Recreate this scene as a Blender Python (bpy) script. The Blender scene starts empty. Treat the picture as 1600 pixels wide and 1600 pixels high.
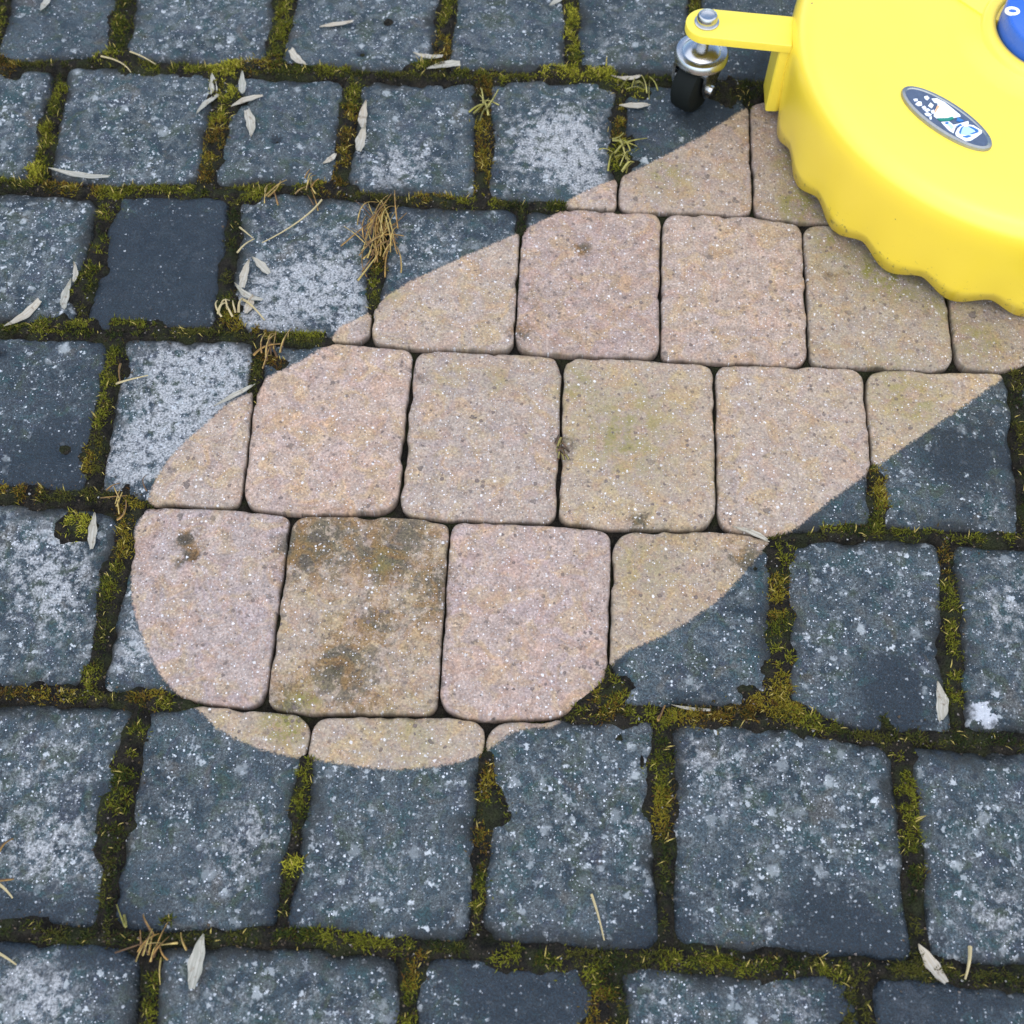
import bpy, math, random
import numpy as np
from mathutils import Matrix, Vector

# ------------------------------------------------------------------ camera, world, sun, exposure
sc = bpy.context.scene
COL = sc.collection
F, PITCH, ROLL, YAW, CH, CX, CY = 2000.0, 1.08566077, 0.003969, 0.0443676, 0.795542, -0.0133026, -0.8400447
cam_d = bpy.data.cameras.new("camera")
cam = bpy.data.objects.new("camera", cam_d)
COL.objects.link(cam)
ROT = Matrix.Rotation(YAW, 3, 'Z') @ Matrix.Rotation(math.pi / 2 - PITCH, 3, 'X') @ Matrix.Rotation(ROLL, 3, 'Z')
cam.matrix_world = Matrix.Translation((CX, CY, CH)) @ ROT.to_4x4()
cam_d.sensor_width = 36.0
cam_d.lens = 36.0 * F / 1600.0
cam_d.clip_start = 0.01
cam_d.clip_end = 200.0
cam_d.dof.use_dof = True
cam_d.dof.focus_distance = 0.90
cam_d.dof.aperture_fstop = 9.0
sc.camera = cam

SUN_EL, SUN_AZ = math.radians(71), math.radians(-95)     # azimuth measured from +x; an overcast sky: very broad soft light from above
world = bpy.data.worlds.new("World")
sc.world = world
world.use_nodes = True
wn = world.node_tree
wn.nodes.clear()
wo = wn.nodes.new("ShaderNodeOutputWorld")
wb = wn.nodes.new("ShaderNodeBackground")
ws = wn.nodes.new("ShaderNodeTexSky")
ws.sky_type = 'NISHITA'
ws.sun_disc = False
ws.sun_elevation = SUN_EL
ws.sun_rotation = math.pi / 2 - SUN_AZ
ws.air_density = 1.0
ws.dust_density = 1.0
ws.ozone_density = 0.7
wb.inputs["Strength"].default_value = 0.10
wn.links.new(ws.outputs[0], wb.inputs[0])
wn.links.new(wb.outputs[0], wo.inputs[0])

sun_d = bpy.data.lights.new("sun", 'SUN')
sun_d.energy = 1.0
sun_d.angle = math.radians(125)
sun_d.color = (1.0, 0.93, 0.84)
sun = bpy.data.objects.new("sun", sun_d)
COL.objects.link(sun)
sv = Vector((math.cos(SUN_EL) * math.cos(SUN_AZ), math.cos(SUN_EL) * math.sin(SUN_AZ), math.sin(SUN_EL)))
sun.rotation_euler = sv.to_track_quat('Z', 'Y').to_euler()
sun.location = sv * 5

sc.view_settings.view_transform = 'Standard'
sc.view_settings.look = 'None'
sc.view_settings.exposure = 1.55
sc.view_settings.gamma = 1.0
sc.render.engine = 'CYCLES'
sc.cycles.max_bounces = 4
sc.cycles.diffuse_bounces = 3
sc.cycles.glossy_bounces = 3

# ------------------------------------------------------------------ helpers
rng = np.random.default_rng(7)
random.seed(7)
_R = np.array(ROT)


def at(u, v, z=0.0):
    """photo pixel (1600 px frame) -> point on the horizontal plane z"""
    u = np.asarray(u, float); v = np.asarray(v, float)
    d = np.stack([(u - 800) / F, -(v - 800) / F, -np.ones_like(u)], -1) @ _R.T
    t = (z - CH) / d[..., 2]
    return np.stack([CX + t * d[..., 0], CY + t * d[..., 1]], -1)


def mpp(u, v):
    """metres per photo pixel sideways near a pixel"""
    return float(np.hypot(*(at(u + 1, v) - at(u, v))))


def _hash(ix, iy, s):
    n = (ix.astype(np.int64) * 374761393 + iy.astype(np.int64) * 668265263 + s * 974711) & 0x7fffffff
    n = ((n ^ (n >> 13)) * 1274126177) & 0x7fffffff
    return ((n ^ (n >> 16)) & 0xffff) / 65535.0


def vnoise(x, y, s=0):
    ix = np.floor(x); iy = np.floor(y)
    fx = x - ix; fy = y - iy
    fx = fx * fx * fx * (fx * (fx * 6 - 15) + 10); fy = fy * fy * fy * (fy * (fy * 6 - 15) + 10)
    a = _hash(ix, iy, s); b = _hash(ix + 1, iy, s); c = _hash(ix, iy + 1, s); d = _hash(ix + 1, iy + 1, s)
    return (a + (b - a) * fx + (c - a) * fy + (a - b - c + d) * fx * fy) * 2 - 1


def fbm(x, y, f, s=0, o=3):
    r = 0; a = 1.0
    for k in range(o):
        r = r + a * vnoise(x * f + 17.3 * k, y * f - 9.1 * k, s + k)
        f *= 2.03; a *= 0.5
    return r


def mesh_np(name, V, faces_flat, sizes, smooth=True):
    me = bpy.data.meshes.new(name)
    V = np.asarray(V, np.float32)
    faces_flat = np.asarray(faces_flat, np.int32); sizes = np.asarray(sizes, np.int32)
    me.vertices.add(len(V)); me.vertices.foreach_set("co", V.ravel())
    me.loops.add(len(faces_flat)); me.loops.foreach_set("vertex_index", faces_flat)
    me.polygons.add(len(sizes))
    st = np.zeros(len(sizes), np.int32); st[1:] = np.cumsum(sizes)[:-1]
    me.polygons.foreach_set("loop_start", st)
    me.polygons.foreach_set("use_smooth", np.full(len(sizes), smooth))
    me.update(calc_edges=True)
    return me


def fattr(me, name, arr):
    a = me.attributes.new(name, 'FLOAT', 'POINT')
    a.data.foreach_set("value", np.asarray(arr, np.float32).ravel())


def cattr(me, name, arr):
    a = me.attributes.new(name, 'FLOAT_COLOR', 'POINT')
    arr = np.asarray(arr, np.float32)
    if arr.shape[1] == 3:
        arr = np.c_[arr, np.ones(len(arr), np.float32)]
    a.data.foreach_set("color", arr.ravel())


class MB:
    """collects rings, tubes, prisms and lathes; build() links them as one mesh object"""
    def __init__(self):
        self.v = []; self.f = []

    def add(self, V, Fc):
        o = len(self.v)
        self.v += [tuple(map(float, p)) for p in V]
        self.f += [tuple(i + o for i in q) for q in Fc]

    def lathe(self, prof, c=(0, 0, 0), n=48, cap=True, axis='Z', M=None):
        V = []; Fc = []
        for r, z in prof:
            for k in range(n):
                a = 2 * math.pi * k / n
                p = Vector((r * math.cos(a), r * math.sin(a), z))
                if axis == 'Y': p = Vector((p.x, p.z, p.y))
                if axis == 'X': p = Vector((p.z, p.x, p.y))
                if M is not None: p = M @ p
                V.append(p + Vector([float(q) for q in c]))
        m = len(prof)
        for i in range(m - 1):
            for k in range(n):
                k2 = (k + 1) % n
                q = (i * n + k, i * n + k2, (i + 1) * n + k2, (i + 1) * n + k)
                Fc.append(q if axis == 'Z' or axis == 'X' else q[::-1])
        if cap:
            a = tuple(range(n)); b = tuple(range((m - 1) * n, m * n))
            Fc += [a[::-1], b]
        self.add(V, Fc)

    def tube(self, pts, radii, n=6):
        V = []; Fc = []
        pts = [Vector(p) for p in pts]
        for i, p in enumerate(pts):
            t = (pts[min(i + 1, len(pts) - 1)] - pts[max(i - 1, 0)]).normalized()
            u = t.cross(Vector((0, 0, 1)))
            if u.length < 1e-4: u = Vector((1, 0, 0))
            u.normalize(); w = t.cross(u)
            r = float(radii[i] if hasattr(radii, '__len__') else radii)
            for k in range(n):
                a = 2 * math.pi * k / n
                V.append(p + u * (r * math.cos(a)) + w * (r * math.sin(a)))
        for i in range(len(pts) - 1):
            for k in range(n):
                k2 = (k + 1) % n
                Fc.append((i * n + k, i * n + k2, (i + 1) * n + k2, (i + 1) * n + k))
        Fc.append(tuple(range(n))[::-1]); Fc.append(tuple(range((len(pts) - 1) * n, len(pts) * n)))
        self.add(V, Fc)

    def prism(self, poly, z0, z1, bev=0.0):
        """vertical prism over a counter-clockwise outline, with an optional bevelled top edge"""
        n = len(poly)
        c = np.mean(np.array(poly), 0)
        rings = [(0, z0), (0, z1 - bev)]
        if bev:
            rings += [(bev * 0.3, z1 - bev * 0.3), (bev, z1)]
        V = []
        P = np.array(poly, float)
        for d, z in rings:
            L = np.hypot(*(P - c).T)[:, None]
            Q = c + (P - c) * (1 - d / np.maximum(L, 1e-6))
            V += [(q[0], q[1], z) for q in Q]
        Fc = []
        for i in range(len(rings) - 1):
            for k in range(n):
                k2 = (k + 1) % n
                Fc.append((i * n + k, i * n + k2, (i + 1) * n + k2, (i + 1) * n + k))
        Fc.append(tuple(range(n))[::-1]); Fc.append(tuple(range((len(rings) - 1) * n, len(rings) * n)))
        self.add(V, Fc)

    def build(self, name, mat, parent=None, smooth=True, sharp=35):
        me = bpy.data.meshes.new(name)
        me.from_pydata(self.v, [], self.f)
        me.polygons.foreach_set("use_smooth", [smooth] * len(me.polygons))
        if smooth and sharp:
            me.set_sharp_from_angle(angle=math.radians(sharp))
        return link(name, me, mat, parent)


def link(name, me, mat, parent=None):
    o = bpy.data.objects.new(name, me)
    if mat: me.materials.append(mat)
    COL.objects.link(o)
    if parent:
        o.parent = parent
    return o


def tag(o, label, cat, group=None, kind=None):
    o["label"] = label; o["category"] = cat
    if group: o["group"] = group
    if kind: o["kind"] = kind
    return o


# ------------------------------------------------------------------ node helpers
class NT:
    def __init__(self, name):
        self.m = bpy.data.materials.new(name); self.m.use_nodes = True
        self.t = self.m.node_tree
        self.b = self.t.nodes["Principled BSDF"]
        self.out = self.t.nodes["Material Output"]
        self.dim = '3D'

    def n(self, typ, **kw):
        x = self.t.nodes.new(typ)
        for k, v in kw.items(): setattr(x, k, v)
        return x

    def l(self, a, b): self.t.links.new(a, b)

    def put(self, sock, val):
        if hasattr(val, 'is_linked') or isinstance(val, bpy.types.NodeSocket): self.l(val, sock)
        else:
            if isinstance(val, tuple) and len(val) == 3 and sock.type == 'RGBA': val = (*val, 1)
            sock.default_value = val

    def math(self, op, a, b=0.0, c=None, clamp=False):
        x = self.n("ShaderNodeMath", operation=op, use_clamp=clamp)
        self.put(x.inputs[0], a); self.put(x.inputs[1], b)
        if c is not None: self.put(x.inputs[2], c)
        return x.outputs[0]

    def ramp(self, v, lo, hi, a=0.0, b=1.0):
        x = self.n("ShaderNodeMapRange", interpolation_type='SMOOTHSTEP')
        self.put(x.inputs[0], v); self.put(x.inputs[1], lo); self.put(x.inputs[2], hi)
        self.put(x.inputs[3], a); self.put(x.inputs[4], b)
        return x.outputs[0]

    def mix(self, f, a, b, blend='MIX'):
        x = self.n("ShaderNodeMix", data_type='RGBA', blend_type=blend)
        self.put(x.inputs[0], f); self.put(x.inputs[6], a); self.put(x.inputs[7], b)
        return x.outputs[2]

    def mixf(self, f, a, b):
        x = self.n("ShaderNodeMix", data_type='FLOAT')
        self.put(x.inputs[0], f); self.put(x.inputs[2], a); self.put(x.inputs[3], b)
        return x.outputs[0]

    def noise(self, vec, scale, detail=3.0, rough=0.55, dist=0.0, col=False):
        x = self.n("ShaderNodeTexNoise", noise_dimensions=self.dim)
        if vec is not None: self.l(vec, x.inputs["Vector"])
        x.inputs["Scale"].default_value = scale; x.inputs["Detail"].default_value = detail
        x.inputs["Roughness"].default_value = rough; x.inputs["Distortion"].default_value = dist
        return x.outputs["Color" if col else "Fac"]

    def voro(self, vec, scale, feature='F1'):
        x = self.n("ShaderNodeTexVoronoi", feature=feature, voronoi_dimensions=self.dim)
        if vec is not None: self.l(vec, x.inputs["Vector"])
        x.inputs["Scale"].default_value = scale
        return x

    def attr(self, name, out="Fac"):
        x = self.n("ShaderNodeAttribute", attribute_name=name)
        return x.outputs[out]

    def pos(self): return self.n("ShaderNodeNewGeometry").outputs["Position"]

    def sep(self, c):
        x = self.n("ShaderNodeSeparateColor"); self.l(c, x.inputs[0]); return x.outputs

    def bump(self, h, strength, dist, normal=None):
        x = self.n("ShaderNodeBump"); self.put(x.inputs["Strength"], strength)
        x.inputs["Distance"].default_value = dist; self.l(h, x.inputs["Height"])
        if normal is not None: self.l(normal, x.inputs["Normal"])
        return x.outputs[0]

    def scl(self, col, f):
        x = self.n("ShaderNodeVectorMath", operation='SCALE')
        self.l(col, x.inputs[0]); self.put(x.inputs[3], f); return x.outputs[0]

    def vadd(self, a, b):
        x = self.n("ShaderNodeVectorMath", operation='ADD'); self.put(x.inputs[0], a); self.put(x.inputs[1], b); return x.outputs[0]


def stone_material():
    N = NT("weathered_concrete"); b = N.b; N.dim = '2D'
    P = N.pos()
    wob = N.noise(P, 300, 3, 0.6, col=True)
    Pw = N.vadd(P, N.scl(N.vadd(wob, (-.5, -.5, -.5)), 0.0075))     # wobbled coordinates: ragged spots
    wob2 = N.noise(P, 900, 2, 0.5, col=True)
    Pw2 = N.vadd(P, N.scl(N.vadd(wob2, (-.5, -.5, -.5)), 0.0016))
    crust = N.attr("crust"); spec = N.attr("spec"); wet_shade = N.attr("wet_shade"); sd = N.attr("sd")
    tint = N.attr("tint", "Color"); stain = N.attr("stain"); edge = N.attr("edge"); green = N.attr("green")
    n_big = N.noise(P, 26, 4, 0.6); n_mid = N.noise(P, 95, 4, 0.62); n_fine = N.noise(P, 620, 3, 0.65)
    n_grain = N.noise(P, 1300, 2, 0.6)
    # ---- grimy concrete
    d0 = N.mix(N.ramp(n_big, .32, .68), (.016, .030, .042), (.056, .076, .092))
    hu = N.noise(P, 55, 3, .6, .6, col=True); hs = N.sep(hu)
    d0 = N.mix(N.ramp(hs[0], .52, .68, 0, .6), d0, (.052, .056, .080))       # violet grey
    d0 = N.mix(N.ramp(hs[1], .50, .66, 0, .7), d0, (.026, .062, .066))       # teal grey
    d0 = N.mix(N.ramp(hs[2], .53, .68, 0, .65), d0, (.050, .064, .036))      # faint algae
    d0 = N.mix(N.ramp(n_mid, .42, .70, 0, .85), d0, (.135, .146, .150))
    d0 = N.mix(N.ramp(N.noise(P, 38, 3, .6, .4), .62, .75, 0, .45), d0, (.125, .100, .080))    # stone showing through
    grain = N.math('MULTIPLY_ADD', N.ramp(n_fine, .28, .75), 1.25, .42)
    grain = N.math('MULTIPLY', grain, N.ramp(n_grain, .3, .7, .62, 1.42))
    d0 = N.mix(1.0, N.scl(d0, grain), (.76, .805, .765), 'MULTIPLY')
    # pale crust of lichen, blotchy
    n_cr = N.noise(P, 150, 7, .80)
    cr = N.math('ADD', N.math('MULTIPLY', N.math('MINIMUM', crust, 1.25), .19), N.math('ADD', N.math('MULTIPLY', n_mid, .40), N.math('MULTIPLY', n_cr, .75)))
    d0 = N.mix(N.ramp(cr, .69, .85, 0, .88), d0, N.mix(N.ramp(n_fine, .30, .65), (.14, .15, .15), (.47, .475, .465)))
    d0 = N.mix(N.ramp(N.math('ADD', N.attr('splash'), N.math('MULTIPLY', N.math('SUBTRACT', N.noise(P, 120, 6, .72), .5), 3.6)), .80, 1.05, 0, .9), d0, N.mix(n_fine, (.36, .38, .40), (.62, .64, .66)))
    # round lichen spots of two sizes and mineral specks
    def spots(col, vec, scale, dens, rmin, rmax, c0, c1, amt, seed, soft=1.0):
        v = N.voro(N.vadd(vec, (seed, seed * 1.7, 0)), scale)
        s = N.sep(v.outputs["Color"])
        on = N.math('LESS_THAN', s[0], dens)
        r = N.math('MULTIPLY_ADD', N.math('POWER', s[1], 2.0), rmax - rmin, rmin)
        m = N.ramp(N.math('SUBTRACT', r, v.outputs["Distance"]), -.04 * soft, .06 * soft)
        m = N.math('MULTIPLY', N.math('MULTIPLY', m, on), N.math('MULTIPLY_ADD', s[2], amt * .7, amt * .3))
        return N.mix(m, col, N.mix(s[2], c0, c1)), m
    dn = N.math('ADD', N.math('MULTIPLY', spec, .42), N.ramp(N.noise(P, 36, 3, .6), .35, .65, -.20, .34), clamp=True)
    d0, m1 = spots(d0, Pw, 105, N.math('MULTIPLY', dn, .62), .12, .50, (.13, .15, .155), (.36, .39, .385), .85, .31, 3.2)
    d0, m2 = spots(d0, Pw, 200, N.math('MULTIPLY', dn, .85), .10, .42, (.16, .19, .20), (.50, .53, .53), 1.0, 1.7, 2.2)
    d0, m3 = spots(d0, Pw2, 420, N.math('MULTIPLY', dn, .48), .12, .40, (.20, .23, .25), (.62, .65, .66), 1.0, 3.1, 1.6)
    d0, m4 = spots(d0, P, 700, .11, .10, .36, (.45, .48, .52), (.85, .87, .90), 1.0, 5.3)
    gr_n = N.math('ADD', N.math('MULTIPLY', n_mid, .9), N.math('MULTIPLY', n_fine, .35))
    grime = N.ramp(N.math('ADD', N.attr("rimdirt"), N.math('MULTIPLY_ADD', gr_n, 1.3, -.82)), .22, .80, 0, .93)
    d0 = N.mix(grime, d0, N.scl(N.mix(n_big, (.006, .010, .013), (.014, .015, .009)), grain))
    wet_shade_m = N.math('MULTIPLY', N.ramp(N.math('ADD', wet_shade, N.math('MULTIPLY', N.math('SUBTRACT', n_mid, .5), 1.5)), .16, .62), N.math('MULTIPLY_ADD', m3, -.5, .93), clamp=True)
    d0 = N.mix(wet_shade_m, d0, N.scl(N.mix(n_mid, (.006, .013, .020), (.015, .025, .034)), grain))  # damp stone, plus shade painted below the caster and in pits
    # ---- washed concrete
    vg = N.voro(Pw2, 720); sg = N.sep(vg.outputs["Color"])
    c0 = N.scl(tint, N.math('MULTIPLY_ADD', sg[0], .36, .84))
    c0 = N.mix(N.ramp(N.noise(P, 30, 3, .6, .5), .50, .70, 0, .35), c0, N.scl(c0, 1.0))
    c0 = N.mix(N.math('MULTIPLY', N.ramp(hs[0], .47, .66), .85), c0, N.mix(1.0, c0, (1.05, .94, .87), 'MULTIPLY'))
    c0 = N.mix(N.math('MULTIPLY', N.ramp(hs[1], .47, .66), .85), c0, N.mix(1.0, c0, (1.06, 1.0, .76), 'MULTIPLY'))
    c0 = N.mix(N.math('MULTIPLY', N.ramp(hs[2], .47, .66), .85), c0, N.mix(1.0, c0, (.97, .96, 1.04), 'MULTIPLY'))
    c0 = N.mix(N.math('MULTIPLY', N.ramp(sg[1], .70, .95), .40), c0, (.32, .19, .12))
    c0 = N.mix(N.math('MULTIPLY', N.ramp(sg[2], .78, .95), .30), c0, (.16, .145, .14))
    c0 = N.scl(c0, N.ramp(n_fine, .25, .75, .76, 1.22))
    c0 = N.scl(c0, N.ramp(n_mid, .3, .7, .84, 1.12))
    st = N.math('MULTIPLY', N.ramp(N.math('ADD', N.noise(P, 130, 6, .74, .3), N.math('MULTIPLY', stain, .19)), .60, .80), N.math('MULTIPLY_ADD', stain, .55, .16), clamp=True)
    c0 = N.mix(st, c0, N.scl(N.mix(N.ramp(hs[0], .40, .60), (.10, .08, .055), (.20, .115, .045)), N.ramp(n_fine, .25, .75, .5, 1.4)))
    c0 = N.mix(N.math('MULTIPLY', green, N.ramp(N.math('ADD', n_mid, N.math('MULTIPLY', n_fine, .5)), .55, .95)), c0, (.20, .18, .045))
    c0, k1 = spots(c0, Pw2, 330, .11, .10, .38, (.42, .39, .36), (.72, .70, .67), 1.0, 7.7)
    c0, k2 = spots(c0, P, 620, .17, .12, .36, (.50, .47, .45), (.82, .80, .78), 1.0, 9.2)
    c0, k3 = spots(c0, Pw2, 240, .16, .08, .36, (.09, .07, .055), (.17, .13, .11), 1.0, 11.9)
    c0, k4 = spots(c0, Pw, 85, .09, .05, .24, (.09, .075, .06), (.15, .12, .10), .9, 13.3)
    ed = N.ramp(N.math('ADD', edge, N.math('SUBTRACT', gr_n, .62)), .25, .80, 0, .85)
    c0 = N.mix(ed, c0, (.07, .055, .038))
    # ---- the wash line
    sdn = N.math('ADD', sd, N.math('MULTIPLY', N.math('SUBTRACT', N.noise(P, 300, 5, .75), .5), .0050))
    w = N.ramp(sdn, -.0008, .0014)
    w = N.math('MULTIPLY', w, N.ramp(N.math('SUBTRACT', N.ramp(sd, .0, .007), N.noise(P, 500, 3, .7)), -.62, -.42))
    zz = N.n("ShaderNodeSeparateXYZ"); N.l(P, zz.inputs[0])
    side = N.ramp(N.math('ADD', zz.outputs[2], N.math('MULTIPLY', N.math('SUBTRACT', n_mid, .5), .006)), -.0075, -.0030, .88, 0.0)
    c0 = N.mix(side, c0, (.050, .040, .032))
    col = N.mix(w, d0, c0)
    N.l(col, b.inputs["Base Color"])
    N.put(b.inputs["Roughness"], N.mixf(w, N.ramp(n_fine, .3, .7, .55, .8), .82))
    b.inputs["Specular IOR Level"].default_value = .42
    # pits and grains
    hgt = N.math('ADD', N.math('MULTIPLY', n_fine, .6), N.math('MULTIPLY', n_grain, .35))
    hgt = N.math('ADD', hgt, N.math('MULTIPLY', n_mid, .5))
    hgt = N.math('SUBTRACT', hgt, N.math('MULTIPLY', N.math('MULTIPLY', w, N.math('ADD', k3, k4)), .9))
    hgt = N.math('ADD', hgt, N.math('MULTIPLY', N.math('SUBTRACT', 1.0, w), N.math('MULTIPLY', N.math('ADD', m1, m2), .22)))
    hgt = N.math('SUBTRACT', hgt, N.math('MULTIPLY', w, .35))
    N.l(N.bump(hgt, .9, .0013), b.inputs["Normal"])
    return N.m


def simple(name, col, rough=.5, metal=0.0, spec=.5, var=.12, scale=60, bump=0.0, coat=0.0):
    N = NT(name); b = N.b; P = N.pos()
    n = N.noise(P, scale, 4, .6)
    c = N.scl(N.mix(n, tuple(x * (1 - var) for x in col), tuple(min(1, x * (1 + var)) for x in col)), 1.0)
    N.l(c, b.inputs["Base Color"])
    N.put(b.inputs["Roughness"], N.ramp(n, .2, .8, max(0, rough - .06), rough + .06))
    b.inputs["Metallic"].default_value = metal
    b.inputs["Specular IOR Level"].default_value = spec
    b.inputs["Coat Weight"].default_value = coat
    b.inputs["Coat Roughness"].default_value = .22
    if bump: N.l(N.bump(N.noise(P, scale * 6, 3, .6), bump, .0006), b.inputs["Normal"])
    return N.m


def vcol_mat(name, rough=.85, spec=.15, transl=0.0, bump_scale=0):
    N = NT(name); b = N.b
    c = N.attr("Col", "Color")
    n = N.noise(N.pos(), 700, 2, .6)
    N.l(N.scl(c, N.ramp(n, .25, .75, .72, 1.25)), b.inputs["Base Color"])
    b.inputs["Roughness"].default_value = rough; b.inputs["Specular IOR Level"].default_value = spec
    return N.m


def soil_material():
    N = NT("joint_dirt"); b = N.b; P = N.pos()
    n = N.noise(P, 130, 5, .65); f = N.noise(P, 800, 3, .7)
    c = N.mix(N.ramp(n, .3, .7), (.010, .010, .009), (.030, .026, .019))
    c = N.mix(N.ramp(N.noise(P, 48, 3, .6), .45, .65, 0, .7), c, (.030, .036, .014))
    c = N.scl(c, N.ramp(f, .25, .75, .5, 1.5))
    N.l(c, b.inputs["Base Color"]); b.inputs["Roughness"].default_value = .95; b.inputs["Specular IOR Level"].default_value = .1
    N.l(N.bump(N.math('ADD', n, f), 1.0, .0025), b.inputs["Normal"])
    return N.m


M_STONE = stone_material()
M_SOIL = soil_material()

# ------------------------------------------------------------------ the joint pattern, read off the photograph and laid on the ground
ROWL = [
    [(-600, -40), (0, -42), (800, -55), (1600, -40), (2200, -30)],
    [(-600, 104), (0, 103), (180, 95), (350, 110), (480, 117), (600, 118), (740, 120), (900, 122), (1060, 127), (1200, 134), (1600, 150), (2200, 175)],
    [(-600, 280), (0, 292), (180, 298), (330, 297), (500, 298), (600, 312), (750, 316), (850, 323), (965, 329), (1170, 338), (1250, 348), (1600, 364), (2200, 390)],
    [(-600, 495), (0, 512), (150, 522), (330, 521), (430, 530), (580, 538), (640, 546), (720, 547), (880, 556), (1030, 562), (1100, 567), (1265, 573), (1350, 577), (1490, 580), (1600, 583), (2200, 600)],
    [(-600, 765), (0, 775), (150, 782), (240, 790), (380, 796), (460, 805), (620, 805), (700, 813), (870, 819), (960, 828), (1120, 829), (1210, 841), (1370, 832), (1480, 838), (1600, 845), (2200, 860)],
    [(-600, 1085), (0, 1088), (140, 1088), (280, 1098), (410, 1110), (490, 1117), (690, 1118), (760, 1129), (860, 1124), (940, 1112), (1040, 1112), (1220, 1120), (1350, 1150), (1420, 1158), (1600, 1160), (2200, 1180)],
    [(-600, 1450), (0, 1455), (120, 1460), (240, 1466), (440, 1462), (620, 1480), (740, 1482), (900, 1490), (1040, 1495), (1200, 1503), (1400, 1512), (1600, 1530), (2200, 1560)],
    [(-600, 1905), (0, 1910), (800, 1930), (1600, 1960), (2200, 1980)],
]
ROWL = [np.array(r, float) for r in ROWL]


def rowy(k, x): return float(np.interp(x, ROWL[k][:, 0], ROWL[k][:, 1]))


# one tuple per joint: (x at its row's top line, x at its row's bottom line)
JOINTS = [
    [(14, -20), (206, 178), (452, 425), (701, 690), (893, 894), (1088, 1081), (1296, 1296)],
    [(-150, -190), (97, 60), (349, 324), (551, 532), (757, 754), (969, 965), (1170, 1177), (1392, 1405)],
    [(-60, -110), (168, 122), (372, 345), (600, 578), (816, 803), (1034, 1031), (1254, 1265), (1470, 1494), (1706, 1738)],
    [(-70, -110), (184, 148), (405, 378), (647, 622), (881, 870), (1117, 1120), (1349, 1371), (1583, 1606), (1830, 1865)],
    [(-80, -130), (205, 148), (457, 413), (704, 684), (957, 949), (1217, 1222), (1474, 1496), (1745, 1790)],
    [(-90, -140), (220, 165), (490, 438), (760, 742), (1035, 1041), (1404, 1440), (1712, 1765)],
    [(-130, -200), (238, 190), (641, 624), (952, 975), (1345, 1400), (1735, 1810)],
]
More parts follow.
